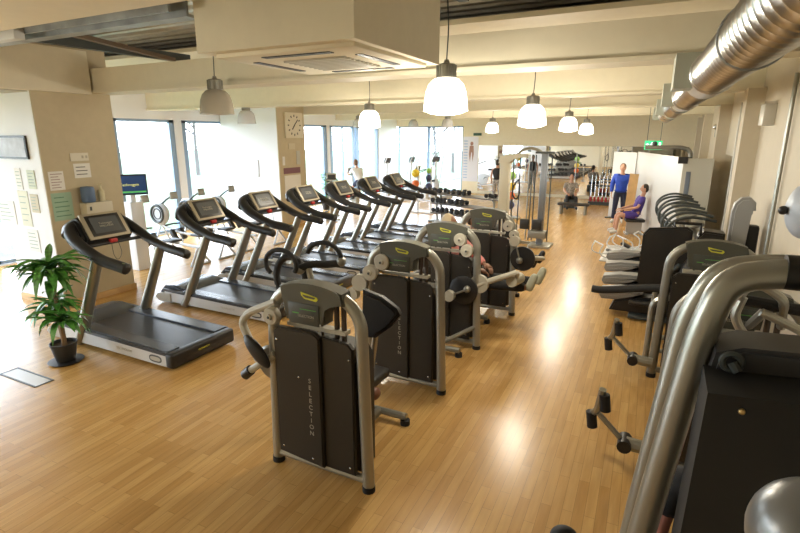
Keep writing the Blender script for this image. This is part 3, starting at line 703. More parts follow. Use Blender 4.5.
# ================================================================== DUMBBELLS
rk = empty('dumbbell_rack', (-5.2, 14.5, 0), -.35, 'long three tier grey dumbbell rack before the far window', 'rack')
for z in (.30, .60, .90):
    MB().box((0, 0, z), (3.3 if z > .8 else 2.4, .26, .03), (.15, 0, 0)).build('shelf', mat('shelf_grey', (.16, .15, .14), .5), rk)
for x in (-1.15, -.95, 1.1): MB().tube([(x, .15, .0), (x, .05, 1.0)], .035, 8).bx(x - .04, x + .04, -.25, .3, 0, .05).build('rack_post', TUBE, rk)
def dumbbell():
    t = empty('dumbbell', (0, 0, 0))
    MB().cyl((0, -.08, 0), (0, .08, 0), .016, 8).build('grip', CHROME, t)
    for s_ in (-1, 1): MB().lathe([(0, 0), (.055, 0), (.072, .015), (.072, .07), (.055, .085), (0, .085)], (0, s_ * .075 + (.0 if s_ < 0 else .085), 0), (PI / 2, 0, 0), 12).build('weight_head', RUB, t)
    return t
dp = dumbbell(); first = True
M = Matrix.Translation((-5.2, 14.5, 0)) @ Matrix.Rotation(-.35, 4, 'Z')
for z, xs, lab in ((.90, [-1.45, -1.25, -.98, -.80, -.44, -.27, -.02, .15, .95, 1.15], 'top'), (.60, [-1.1, -.92, -.78, -.62, -.30, -.12, .08], 'middle'), (.30, [-1.08, -.9, -.72, -.52, -.32, -.1, .1, .42, .6], 'bottom')):
    for x in xs:
        d = dp if first else copy_tree(dp); first = False
        d.location = M @ Vector((x, -.02, z + .095)); d.rotation_euler = (0, 0, -.35 + random.uniform(-.12, .12))
        s_ = random.uniform(.9, 1.15) if x < .3 or z < .8 else .8; d.scale = (s_,) * 3
        d.location.z = z + .022 + .072 * s_
        tag(d, 'black rubber dumbbell on the %s shelf of the rack' % lab, 'dumbbell', 'dumbbells on the %s shelf' % lab)

# ================================================================== BENCHES, PARTITION ETC
bn = empty('flat_bench', (-2.55, 18.5, 0), 0, 'low flat black bench in front of the mirror', 'bench')
MB().bx(-.55, .5, -.16, .16, .30, .38, bev=.03).build('bench_pad', PAD, bn)
for x in (-.42, .38): MB().bx(x - .03, x + .03, -.2, .2, 0, .3).build('leg', TUBED, bn)
bk = empty('barbell_rack', (-1.95, 21.6, 0), 0, 'rack of upright silver bars with red ends by the mirror', 'rack')
MB().bx(-.5, .5, -.2, .2, 0, .12).bx(-.5, -.46, .12, .2, .1, .76).bx(.46, .5, .12, .2, .1, .76).bx(-.5, .5, .12, .2, .7, .76).build('rack_base', DARKST, bk)
for k in range(7):
    x = -1.95 - .42 + .14 * k
    o = MB().cyl((0, 0, .18), (0, 0, 1.15), .022, 8).build('weight_bar', CHROME); o.location = (x, 21.6, 0)
    MB().cyl((0, 0, .12), (0, 0, .30), .042, 10).build('bar_end', RED, o)
    tag(o, 'upright silver bar with red end in the rack by the mirror', 'bar', 'bars in the upright rack')
def spin_bike(name, loc, rz, lab, cat, white=False, head=False):
    t = empty(name, loc, rz, lab, cat)
    A = mat('white_frame', (.75, .76, .77), .35) if white else TUBE
    MB().box((-.45, 0, .04), (.08, .5, .06), bev=.02).box((.45, 0, .04), (.08, .5, .06), bev=.02).tube([(-.45, 0, .06), (.45, 0, .06)], .035).build('base', A, t)
    MB().prism([(-.1, .1), (-.15, .55), (.1, .68), (.38, .60), (.42, .2), (.2, .08)], -.09, .09, bev=.03).build('drive_cover', A, t)
    MB().tube([(.25, 0, .6), (.38, 0, 1.2)], .035).build('mast', A, t)
    MB().tube([(-.15, 0, .45), (-.26, 0, .82)], .03).build('seat_post', A, t)
    MB().box((-.27, 0, .87), (.30, .24, .09), bev=.04, seg=3).build('saddle', PAD, t)
    MB().ring((.22, 0, 1.24), .22, .018, (0, .35, 0), sc=(1, .85)).build('handlebar', DARKST, t)
    MB().box((.42, 0, 1.33), (.05, .32, .26), (0, -.35, 0), bev=.02).build('console', BEIGEP if not white else A, t)
    MB().box((.392, 0, 1.325), (.01, .24, .17), (0, -.35, 0)).build('screen', SCREEN, t)
    for s_ in (-1, 1): MB().tube([(.1, s_ * .1, .35), (.1 + s_ * .12, s_ * .15, .35 - s_ * .12)], .014, 6).box((.1 + s_ * .12, s_ * .2, .34 - s_ * .12), (.12, .1, .03)).build('crank', DARKST, t)
    return t
spin_bike('exercise_bike', (-9.4, 12.9 + .9, 0), 2.2, 'exercise bike with dark console right of the clock pier', 'exercise bike')
spin_bike('exercise_bike', (-10.45, 17.0, 0), 2.6, 'exercise bike ridden by the person in the white shirt', 'exercise bike')
def elliptical(loc, rz, lab):
    t = empty('elliptical_trainer', loc, rz, lab, 'cross trainer', 'pale elliptical trainers before the windows')
    A = mat('pale_frame', (.70, .72, .76), .35)
    MB().bx(-.8, .7, -.06, .06, .04, .14, bev=.02).bx(-.8, -.7, -.3, .3, 0, .08).bx(.6, .7, -.3, .3, 0, .08).build('base', A, t)
    MB().prism([(.25, .1), (.2, .5), (.4, .75), (.65, .6), (.7, .1)], -.14, .14, bev=.04).build('drive_cover', A, t)
    MB().tube([(.45, 0, .6), (.36, 0, 1.55)], .045).build('mast', A, t)
    MB().box((.34, 0, 1.62), (.07, .36, .26), (0, -.35, 0), bev=.03).build('console', mat('slate_console', (.13, .14, .17), .4), t)
    for s_ in (-1, 1):
        MB().tube(catmull([(.5, s_ * .2, .3), (.4, s_ * .26, .9), (.3, s_ * .28, 1.35), (.12, s_ * .26, 1.7), (.02, s_ * .22, 1.85)], 4), .018, 8).build('moving_arm', A, t)
        MB().tube([(.5, s_ * .2, .3), (-.5, s_ * .2, .22)], .03).box((-.35, s_ * .2, .28), (.4, .16, .05), bev=.02).build('pedal', DARKST, t)
for x, y, rz, lab in ((-10.2, 19.6, 2.8, 'pale elliptical trainer right of the cyclist in white'), (-9.6, 20.8, 2.9, 'pale elliptical trainer with dark console at the left of the far window'), (-8.9, 21.6, 2.4, 'pale elliptical trainer furthest right before the far window')):
    elliptical((x, y, 0), rz, lab)
spin_bike('exercise_bike', (-8.6, 19.4, 0), 2.9, 'white exercise bike left of the dumbbell rack', 'exercise bike', True)

# rowers near the window
def make_rower():
    t = empty('rowing_machine', (0, 0, 0)); A = mat('rower_grey', (.55, .57, .60), .4)
    # flywheel at -x end, rail to +x
    MB().lathe([(0, -.07), (.24, -.07), (.27, -.03), (.27, .03), (.24, .07), (0, .07)], (-.9, 0, .85), (PI / 2, 0, 0), 28).build('flywheel_cage', A, t)
    MB().ring((-.9, -.08, .85), .20, .03, (PI / 2, 0, 0)).ring((-.9, -.08, .85), .12, .012, (PI / 2, 0, 0)).build('cage_ring', DARKST, t)
    MB().tube([(-.9, 0, .62), (-.5, 0, .46), (1.3, 0, .36)], .045, 8, sy=.6).build('rail', TSIL, t)
    MB().tube([(-.9, -.28, .02), (-.9, 0, .62), (-.9, .28, .02)], .028).build('front_leg', A, t)
    MB().tube([(1.15, -.24, .02), (1.1, 0, .36), (1.15, .24, .02)], .026).tube([(1.15, -.26, .02), (1.15, .26, .02)], .02).build('rear_leg', A, t)
    MB().box((.35, 0, .45), (.30, .30, .06), bev=.025).build('seat', BLACK, t)
    MB().tube([(-.85, 0, 1.05), (-.62, 0, 1.20), (-.45, 0, 1.28)], .022).build('monitor_arm', DARKST, t)
    MB().box((-.38, 0, 1.30), (.05, .20, .17), (0, -.2, 0), bev=.015).build('monitor', TUBED, t)
    for s_ in (-1, 1): MB().box((-.35, s_ * .12, .40), (.10, .11, .28), (0, -.6, 0), bev=.02).build('foot_plate', BLACK, t)
    MB().tube([(-.52, -.2, .62), (-.5, 0, .64), (-.52, .2, .62)], .018).build('pull_handle', RUB, t)
    return t
rp = make_rower()
for i, (x, y, lab) in enumerate(((-9.55, 7.4, 'rowing machine nearest the television'), (-9.55, 8.15, 'rowing machine in the middle of those by the window'), (-9.6, 9.0, 'rowing machine behind the second treadmill'), (-9.5, 9.9, 'rowing machine before the white pier with the clock'))):
    t = rp if i == 0 else copy_tree(rp); t.location = (x, y, 0); t.rotation_euler = (0, 0, .0); tag(t, lab, 'rowing machine', 'rowing machines by the window')

# TV
tv = empty('television', (-9.25, 6.62, 0), 0, 'flat television on a stand beside the tan column, lit menu screen', 'television')
MB().box((0, 0, 0), (.035, .62, .40), bev=.01).build('case', BLACK, tv, loc=(.05, -.05, 1.70), rot=(0, 0, -.6))
o = MB().box((0, 0, 0), (.004, .57, .34)).build('screen', mat('tv_screen', (.02, .04, .10), .2, emit=(.02, .05, .13), estr=.5), tv, loc=(.05 + .021 * math.cos(.6), -.05 - .021 * math.sin(.6), 1.70), rot=(0, 0, -.6))
mm = (Euler((0, 0, -.6)).to_matrix() @ Euler((PI / 2, 0, PI / 2)).to_matrix()).to_euler()
text('screen_text', 'Technogym', .07, mat('tv_text', (.8, .8, .2), .5, emit=(.8, .8, .3), estr=.5), tv, (.05 + .025 * math.cos(.6), -.05 - .025 * math.sin(.6), 1.70), mm)
MB().box((0, 0, 0), (.002, .56, .03)).build('menu_bar', mat('tv_green', (.1, .5, .1), .5, emit=(.1, .5, .15), estr=.4), tv, loc=(.05 + .025 * math.cos(.6), -.05 - .025 * math.sin(.6), 1.56), rot=(0, 0, -.6))
MB().bx(-.14, .14, -.14, .14, 0, 1.36, bev=.01).cyl((.03, 0, 1.34), (.03, 0, 1.52), .05).build('stand', mat('pale_stand', (.66, .66, .66), .5), tv)

# plant in pot
def leaf(b, base, az, L, droop, w):
    prev = None; n = 7
    d = Vector((math.cos(az), math.sin(az), 0)); s_ = Vector((-math.sin(az), math.cos(az), 0))
    for i in range(n + 1):
        t = i / n; p = Vector(base) + d * (L * t * (1 - .25 * t * droop)) + Vector((0, 0, L * (.55 * t - .95 * droop * t * t)))
        ww = w * math.sin(PI * min(1, .08 + t * .92)) ** .8 if i < n else .002
        c = [b.verts.new(p + s_ * ww), b.verts.new(p + Vector((0, 0, -ww * .35))), b.verts.new(p - s_ * ww)]
        if prev:
            b.faces.new((prev[0], prev[1], c[1], c[0])); b.faces.new((prev[1], prev[2], c[2], c[1]))
        prev = c
pl = empty('potted_plant', (-6.10, 3.24, 0), 0, 'leafy green corn plant in a black pot beside the nearest treadmill', 'plant')
MB().lathe([(0, 0), (.10, 0), (.105, .02), (.14, .20), (.145, .20), (.145, .225), (.135, .225), (.125, .18), (0, .18)], (0, 0, .02), seg=24).build('pot', BLACK, pl)
MB().lathe([(0, 0), (.17, 0), (.19, .018), (.175, .02), (0, .012)], (0, 0, 0), seg=28).build('saucer', BLACK, pl)
MB().lathe([(0, .2), (.125, .2), (.125, .21), (0, .215)], seg=20).build('soil', mat('soil', (.06, .04, .03), .9), pl)
MB().tube([(.02, 0, .2), (.0, .01, .6), (-.02, 0, 1.12)], [.030, .026, .022], 8).tube([(-.04, .03, .2), (-.08, .03, .45), (-.10, .03, .65)], [.022, .02, .016], 8).tube([(.05, -.03, .2), (.09, -.04, .4), (.12, -.05, .55)], [.02, .018, .015], 8).build('cane', BARK, pl)
lb = MB(); rnd = random.Random(3)
for (c, n, L0, L1_) in (((-.02, 0, 1.14), 44, .34, .56), ((-.01, 0, 1.02), 22, .3, .5), ((-.10, .03, .66), 26, .26, .44), ((.12, -.05, .56), 26, .26, .44), ((0, 0, .78), 10, .26, .4)):
    for k in range(n):
        z = c[2] + rnd.uniform(-.06, .08)
        leaf(lb.b, (c[0], c[1], z), 2 * PI * k * .382 + rnd.uniform(-.2, .2), rnd.uniform(L0, L1_), rnd.uniform(.25, 1.2), rnd.uniform(.032, .050))
lf = lb.build('foliage', LEAF, pl)
# floor outlet frame
fr = MB().bx(-6.42, -5.72, 2.68, 2.70, 0, .006).bx(-6.42, -5.72, 2.86, 2.88, 0, .006).bx(-6.42, -6.40, 2.68, 2.88, 0, .006).bx(-5.74, -5.72, 2.68, 2.88, 0, .006)
t = fr.build('floor_hatch', DARKST); tag(t, 'rectangular metal framed hatch in the floor at the left edge', 'floor hatch')
MB().bx(-6.40, -5.74, 2.70, 2.86, 0, .004).build('hatch_lid', mat('hatch_grey', (.55, .54, .52), .35), t)

# ------------------------------------------------------------------ wall items
def plate_x(x, y0, y1, z0, z1, m_, name, lab, cat, t=.012, group=None, sgn=1):
    return tag(MB().bx(x, x + sgn * t, y0, y1, z0, z1).build(name, m_), lab, cat, group)
cx = -8.098
def lines(o, rows, axis, c0, u0, u1, z0, z1, m_=LETD):
    b = MB(); n = rows
    for k in range(n):
        z = z1 - (z1 - z0) * (k + 1) / (n + 1); e = u0 + (u1 - u0) * random.uniform(.6, .9)
        if axis == 'x': b.bx(c0, c0 + .0012, u0 + (u1 - u0) * .12, e, z - .006, z + .006)
        else: b.bx(u0 + (u1 - u0) * .12, e, c0 - .0012, c0, z - .006, z + .006)
    b.build('printed_lines', m_, o)
PINKD = mat('print_grey', (.40, .30, .30), .7)
o = plate_x(cx, 4.49, 4.71, 1.82, 2.10, PAPER, 'notice', 'white notice with printed grid on the tan column above the green one', 'notice', .004); lines(o, 6, 'x', cx + .004, 4.49, 4.71, 1.82, 2.10, PINKD)
o = plate_x(cx, 4.48, 4.78, 1.36, 1.78, GREENP, 'notice', 'large pale green notice on the tan column', 'notice', .004); lines(o, 5, 'x', cx + .004, 4.48, 4.78, 1.36, 1.78, mat('green_dark', (.10, .25, .16), .7))
o = plate_x(cx, 4.85, 5.13, 2.24, 2.36, mat('switch_plate', (.72, .68, .58), .5), 'switch_panel', 'cream switch panel on the tan column', 'switch', .015)
MB().bx(cx + .015, cx + .02, 5.02, 5.05, 2.28, 2.32).bx(cx + .015, cx + .02, 5.08, 5.11, 2.28, 2.32).build('switch', BEIGEP, o)
o = plate_x(cx, 4.88, 5.14, 1.98, 2.20, PAPER, 'notice', 'white notice below the cream switch panel', 'notice', .004); lines(o, 3, 'x', cx + .004, 4.88, 5.14, 1.98, 2.20)
o = tag(MB().bx(cx, cx + .18, 4.88, 5.32, 1.22, 1.60, bev=.02).build('paper_dispenser', mat('dispenser_cream', (.62, .57, .45), .45)), 'cream paper towel dispenser on the tan column', 'dispenser')
MB().bx(cx + .18, cx + .185, 4.93, 4.96, 1.48, 1.54).build('dispenser_slot', DARKST, o)
tag(MB().lathe([(0, 0), (.09, .005), (.10, .03), (.10, .2), (.09, .24), (0, .25)], (cx + .10, 4.98, 1.603)).build('wipe_tub', mat('blue_tub', (.10, .16, .28), .5)), 'dark blue tub standing on the paper dispenser', 'tub')
tag(MB().lathe([(0, 0), (.05, 0), (.05, .16), (.02, .2), (.02, .25), (.03, .26), (0, .27)], (cx + .09, 5.20, 1.603)).build('spray_bottle', mat('spray_cream', (.66, .60, .40), .4)), 'cream spray bottle standing on the paper dispenser', 'bottle')
# white face (y=4.43) items
yy = 4.428
def plate_y(x0, x1, z0, z1, m_, name, lab, cat, t=.006, y=yy):
    return tag(MB().bx(x0, x1, y - t, y, z0, z1).build(name, m_), lab, cat)
o = plate_y(-9.15, -8.37, 2.28, 2.62, BLACK, 'framed_picture', 'black framed landscape picture on the white wall at the left edge', 'picture', .03)
MB().bx(-9.12, -8.40, yy - .034, yy - .03, 2.31, 2.59).build('picture_print', mat('picture_grey', (.45, .47, .52), .5, noise=.3, nscale=5), o)
for x0, x1, z0, z1, m_, lab in ((-8.84, -8.68, 1.82, 2.14, PAPER, 'white notice below the framed picture'), (-8.52, -8.32, 1.84, 2.12, mat('map_paper', (.66, .72, .60), .7), 'coloured notice nearest the tan column edge'),
                                (-8.86, -8.60, 1.25, 1.80, mat('yellow_paper', (.74, .74, .62), .7), 'tall pale yellow poster on the white wall'), (-8.54, -8.34, 1.48, 1.76, mat('beige_paper', (.62, .58, .46), .7), 'beige notice beside the tall pale yellow poster'),
                                (-9.50, -9.02, 1.25, 1.62, PAPER, 'wide white poster at the left picture edge'), (-8.8, -8.5, .85, 1.2, PAPER, 'white notice lowest on the white wall')):
    o = plate_y(x0, x1, z0, z1, m_, 'notice', lab, 'notice'); lines(o, 5, 'y', yy - .006, x0, x1, z0, z1, mat('print_teal', (.35, .45, .42), .7))
# clock
ck = empty('wall_clock', (-9.797, 12.46, 2.93), 0, 'large square cream wall clock on the tan pier', 'clock')
MB().bx(0, .05, -.40, .40, -.36, .36, bev=.012).build('case', mat('clock_cream', (.70, .64, .50), .45), ck)
for k in range(12):
    a = 2 * PI * k / 12; MB().box((.053, .27 * math.sin(a), .27 * math.cos(a)), (.004, .035, .06), (-a, 0, 0)).build('hour_mark', BROWNP, ck)
MB().box((.056, .07, .07), (.004, .03, .26), (-.8, 0, 0)).box((.056, -.04, -.05), (.004, .035, .18), (-.75, 0, 0)).build('hand', BROWNP, ck)
px_ = -9.797
for y0, y1, z0, z1, m_, lab in ((11.93, 12.7, 1.55, 1.72, mat('banner_dark', (.22, .10, .12), .6), 'dark red banner strip on the pier below the clock'), (11.95, 12.7, .95, 1.5, PAPER, 'pale poster under the dark red banner'),
                                (12.55, 12.72, 1.8, 2.2, mat('silver_case', (.5, .5, .46), .4), 'narrow silver box right under the clock'), (11.9, 12.0, 1.8, 2.05, PAPER, 'small white switch plate left under the clock'), (12.2, 12.5, 2.25, 2.42, mat('cream_plate', (.6, .54, .4), .6), 'small cream plate just under the clock')):
    plate_x(px_, y0, y1, z0, z1, m_, 'wall_sign', lab, 'sign', .012)
tag(MB().bx(-10.75, -10.55, 11.72, 11.748, 1.45, 1.95, bev=.008).build('soap_dispenser', mat('disp_white', (.66, .68, .72), .3)), 'small pale wall dispenser on the white side of the pier', 'dispenser')

# anatomy poster strip
ps = tag(MB().bx(-8.48, -7.74, YF - .02, YF - .003, .55, 2.62).build('anatomy_poster', mat('poster_pale', (.78, .78, .84), .6)), 'tall pale anatomy poster between far window and mirror', 'poster')
b = MB().ball((0, 0, 0), .075, (1, .1, 1.2)).build('printed_figure', mat('figure_brown', (.35, .20, .15), .7), ps, loc=(-8.05, YF - .022, 2.30))
MB().prism([(-.10, 0), (-.13, -.38), (-.07, -.75), (-.02, -.30), (.02, -.30), (.05, -.75), (.11, -.38), (.09, 0)], 0, -.004).build('printed_figure', MATS['figure_brown'], ps, loc=(-8.05, YF - .022, 2.20))
b = MB()
for k in range(14): b.bx(-8.44, -8.25, YF - .022, YF - .02, .7 + k * .13, .75 + k * .13)
b.build('printed_lines', mat('print_blue', (.40, .52, .72), .7), ps)
tag(MB().bx(-7.98, -7.60, YF - .05, YF - .002, 2.66, 2.78).build('safety_sign', mat('sign_dark_green', (.04, .10, .06), .5)), 'small dark green sign above the anatomy poster', 'sign')

# partition and exit sign
pt = empty('partition', (-.68, 17.5, 0), math.atan2(-5.1, 1.17), 'tall white freestanding partition panel behind the right hand machines', 'partition')
MB().bx(0, 5.20, 0, .06, .02, 2.17, bev=.005).build('panel', PWHITE, pt)
MB().bx(5.17, 5.23, -.01, .07, 0, 2.19).build('frame', DARKST, pt)
pt2 = empty('partition', (-1.42, 18.3, 0), math.atan2(-.75, .72), 'white partition panel behind the man in blue', 'partition')
MB().bx(0, 1.03, 0, .06, .02, 2.14, bev=.005).build('panel', PWHITE, pt2)
MB().bx(.1, .16, -.2, .26, 0, .04).bx(.76, .82, .06, .3, 0, .04).build('foot_bar', DARKST, pt2)
sd_ = empty('side_partition', (.40, 12.36, 0), 0, 'pale narrow door panel with long blue grey handle right of the white partition', 'partition')
MB().bx(.0, .55, 0, .06, .02, 2.17, bev=.005).build('side_panel', mat('pale_side', (.52, .50, .42), .4), sd_)
MB().bx(-.10, .08, -.03, -.001, 2.06, 2.20).build('dark_label', BLACK, sd_)
MB().box((.12, -.012, 1.15), (.09, .02, 1.5), bev=.04).build('long_handle', mat('slate_blue', (.16, .19, .24), .4), sd_)
ex = empty('exit_sign', (-.24, 14.6, 2.40), 0, 'green running man exit sign hanging above the white partition', 'exit sign')
MB().bx(-.20, .20, -.03, .03, -.11, .11, bev=.005).build('light_box', mat('exit_green', (.02, .35, .12), .4, emit=(.05, .8, .3), estr=.9), ex)
MB().ball((-.03, -.032, .055), .02, (1, .2, 1)).prism([(-.07, .03), (.03, .04), (.07, 0), (.06, -.015), (.02, .01), (.0, -.03), (.04, -.08), (.02, -.09), (-.03, -.04), (-.08, -.08), (-.09, -.065), (-.04, -.01), (-.04, .015), (-.08, 0)], -.031, -.034).prism([(-.18, .02), (-.12, .05), (-.12, .03), (-.10, .03), (-.10, .01), (-.12, .01), (-.12, -.01)], -.031, -.034).bx(.12, .17, -.034, -.031, -.07, .07).build('pictogram', mat('exit_white', (.9, .9, .9), .4, emit=(.8, 1, .9), estr=1.2), ex)
MB().cyl((-.15, 0, .11), (-.15, 0, 1.75), .006, 6).cyl((.15, 0, .11), (.15, 0, 1.75), .006, 6).build('hanger', DARKST, ex)
lt = empty('pulldown_frame', (.1, 14.0, 0), 0, 'grey curved top frame of a pulldown machine above the partition', 'weight machine')
MB().tube(bend([(-.50, 0, 2.36), (.30, 0, 2.36), (.48, 0, 2.28), (.55, 0, .03)], .15), .05, 12).tube([(.55, -.4, .03), (.55, .4, .03)], .05).build('frame', TUBED, lt)
MB().ball((-.30, 0, 2.44), .06).build('pulley', DARKST, lt)

# plywood strip, white mat, ab cradles
tag(MB().box((0, 0, 0), (.24, .04, 1.55), (0, .05, 0)).build('plywood_board', WOODT, loc=(-.70, 16.3, .80)), 'narrow plywood board upright behind the man in blue', 'board')
wm = tag(MB().bx(-.98, .10, 11.5, 13.3, 0, .03, bev=.01).build('floor_mat', PWHITE), 'white exercise mat on the floor by the partition', 'mat')
def cradle(x, y, z, rz, lab):
    t = empty('ab_cradle', (x, y, z), rz, lab, 'exercise cradle', 'tubular exercise cradles')
    A = mat('white_frame', (.75, .76, .77), .35)
    for s_ in (-1, 1):
        MB().tube(catmull([(-.30, s_ * .22, .30), (-.36, s_ * .22, .12), (-.2, s_ * .22, .02), (.1, s_ * .22, .02), (.32, s_ * .22, .12), (.34, s_ * .22, .32), (.2, s_ * .22, .42)], 4), .014, 8).build('side_rail', A, t)
    MB().tube([(-.30, -.22, .30), (-.30, .22, .30)], .014).tube([(.2, -.22, .42), (.2, .22, .42)], .014).build('crossbar', A, t)
    MB().box((.0, 0, .10), (.22, .16, .06), (0, .4, 0), bev=.02).build('head_pad', PAD, t)
cradle(-.78, 12.0, .03, .5, 'white tubular exercise cradle at the near left of the white mat')
cradle(-.55, 12.9, .03, -.2, 'white tubular exercise cradle further back on the white mat')
# back standing bikes dark group behind mat near seated person
pl2 = empty('potted_plant', (-10.9, 15.6, 0), 0, 'green leafy plant beside the windows right of the clock pier', 'plant')
MB().lathe([(0, 0), (.15, 0), (.19, .35), (.17, .35), (0, .32)], seg=16).build('pot', BLACK, pl2)
lb = MB(); lb.tube([(0, 0, .3), (0, 0, 1.1)], .02)
for k in range(50): leaf(lb.b, (0, 0, rnd.uniform(.7, 1.3)), rnd.uniform(0, 6.28), rnd.uniform(.2, .36), rnd.uniform(.2, .9), .03)
lb.build('foliage', LEAF, pl2)

# right wall things
pc = tag(MB().tube([(XR - .04, 6.9, .1), (XR - .04, 6.9, 3.25)], .022, 10).build('wall_conduit', TUBE), 'thin silver vertical pipe on the right wall', 'pipe')
pc = tag(MB().tube([(XR - .04, 11.2, .1), (XR - .04, 11.2, 3.2)], .02, 8).build('wall_conduit', mat('pale_pipe', (.6, .58, .52), .4)), 'pale vertical pipe on the right wall behind the nearest pilaster', 'pipe')
em = empty('emergency_light', (1.12, 8.15, 2.88), 0, 'rectangular emergency light fitting on the right wall', 'light fitting')
MB().bx(-.05, .08, -.16, .16, -.14, .12, bev=.01).build('case', mat('fitting_cream', (.60, .57, .50), .4), em)
MB().bx(-.06, .07, -.17, .17, .12, .15).build('top_edge', CHROME, em)
sl_ = empty('spot_light', (1.12, 15.4, 2.85), 0, 'small silver spot light between two pilasters on the right wall', 'light fitting')
MB().ball((0, 0, 0), .07).build('head', CHROME, sl_); MB().bx(-.02, .08, -.03, .03, -.25, 0).build('bracket', PWHITE, sl_)
wi = empty('fire_extinguisher', (1.08, 17.3, .92), 0, 'red fire extinguisher on the right wall between pilasters', 'fire extinguisher')
MB().lathe([(0, 0), (.08, 0), (.085, .02), (.085, .38), (.05, .45), (.02, .46), (.02, .5), (0, .5)], seg=16).build('cylinder', RED, wi)
MB().box((0, 0, .53), (.05, .14, .05)).tube([(0, .04, .52), (0, .12, .4), (0, .10, .1)], .01).build('valve', BLACK, wi)
MB().bx(.06, .12, -.04, .04, .1, .4).build('bracket', DARKST, wi)
o = tag(MB().bx(XR - .02, XR - .003, 10.9 - .9, 10.6, 1.62, 1.92).build('warning_sign', YEL), 'yellow warning sign low on the right wall', 'sign')
mrr = struct(MB().bx(XR - .02, XR - .004, 10.75, 12.9, .5, 2.25).build('mirror_side', MIRROR), 'mirror on the right wall between pilasters')

# ================================================================== PEOPLE
def hand(b, wr, d, up, side, L=.18):
    d = d.normalized(); up = (up - d * up.dot(d)).normalized(); s_ = d.cross(up).normalized() * side
    pc = wr + d * .045
    R = Matrix((d, s_, up)).transposed().to_4x4()
    g = bmesh.ops.create_cube(b, size=1)['verts']
    bmesh.ops.transform(b, matrix=Matrix.Translation(pc) @ R @ Matrix.Diagonal((.10, .078, .028, 1)), verts=g)
    mb = MB.__new__(MB); mb.b = b
    for k, l in enumerate((.070, .080, .074, .058)):
        q = wr + d * .088 + s_ * (.028 - .019 * k)
        mb.tube([q, q + d * l * .5 - up * .008, q + d * l * .8 - up * .028, q + d * l * .92 - up * .045], [.0095, .009, .008, .006], 6)
    q = wr + d * .03 + s_ * .035
    mb.tube([q, q + d * .03 + s_ * .028, q + d * .06 + s_ * .032 - up * .01], [.012, .010, .008], 6)

def skinmesh(name, J, E, R, root, m_, parent, extra=None, sub=1):
    me = bpy.data.meshes.new(name); ks = list(J); idx = {k: i for i, k in enumerate(ks)}
    me.from_pydata([J[k] for k in ks], [(idx[a], idx[b]) for a, b in E], []); me.update()
    o = bpy.data.objects.new(name, me); COL.objects.link(o)
    md = o.modifiers.new('skin', 'SKIN'); md.use_smooth_shade = True
    for k in ks:
        v = me.skin_vertices[0].data[idx[k]]; r = R[k]; v.radius = (r, r) if not isinstance(r, tuple) else r; v.use_root = (k == root)
    o.modifiers.new('sub', 'SUBSURF').levels = sub
    dg = bpy.context.evaluated_depsgraph_get(); dg.update()
    m2_ = bpy.data.meshes.new_from_object(o.evaluated_get(dg)); bpy.data.objects.remove(o)
    b = bmesh.new(); b.from_mesh(m2_)
    if extra: extra(b)
    for f in b.faces: f.smooth = True
    b.to_mesh(m2_); b.free(); m2_.materials.clear(); m2_.materials.append(m_); m2_.name = name
    o = bpy.data.objects.new(name, m2_); COL.objects.link(o); o.parent = parent
    return o

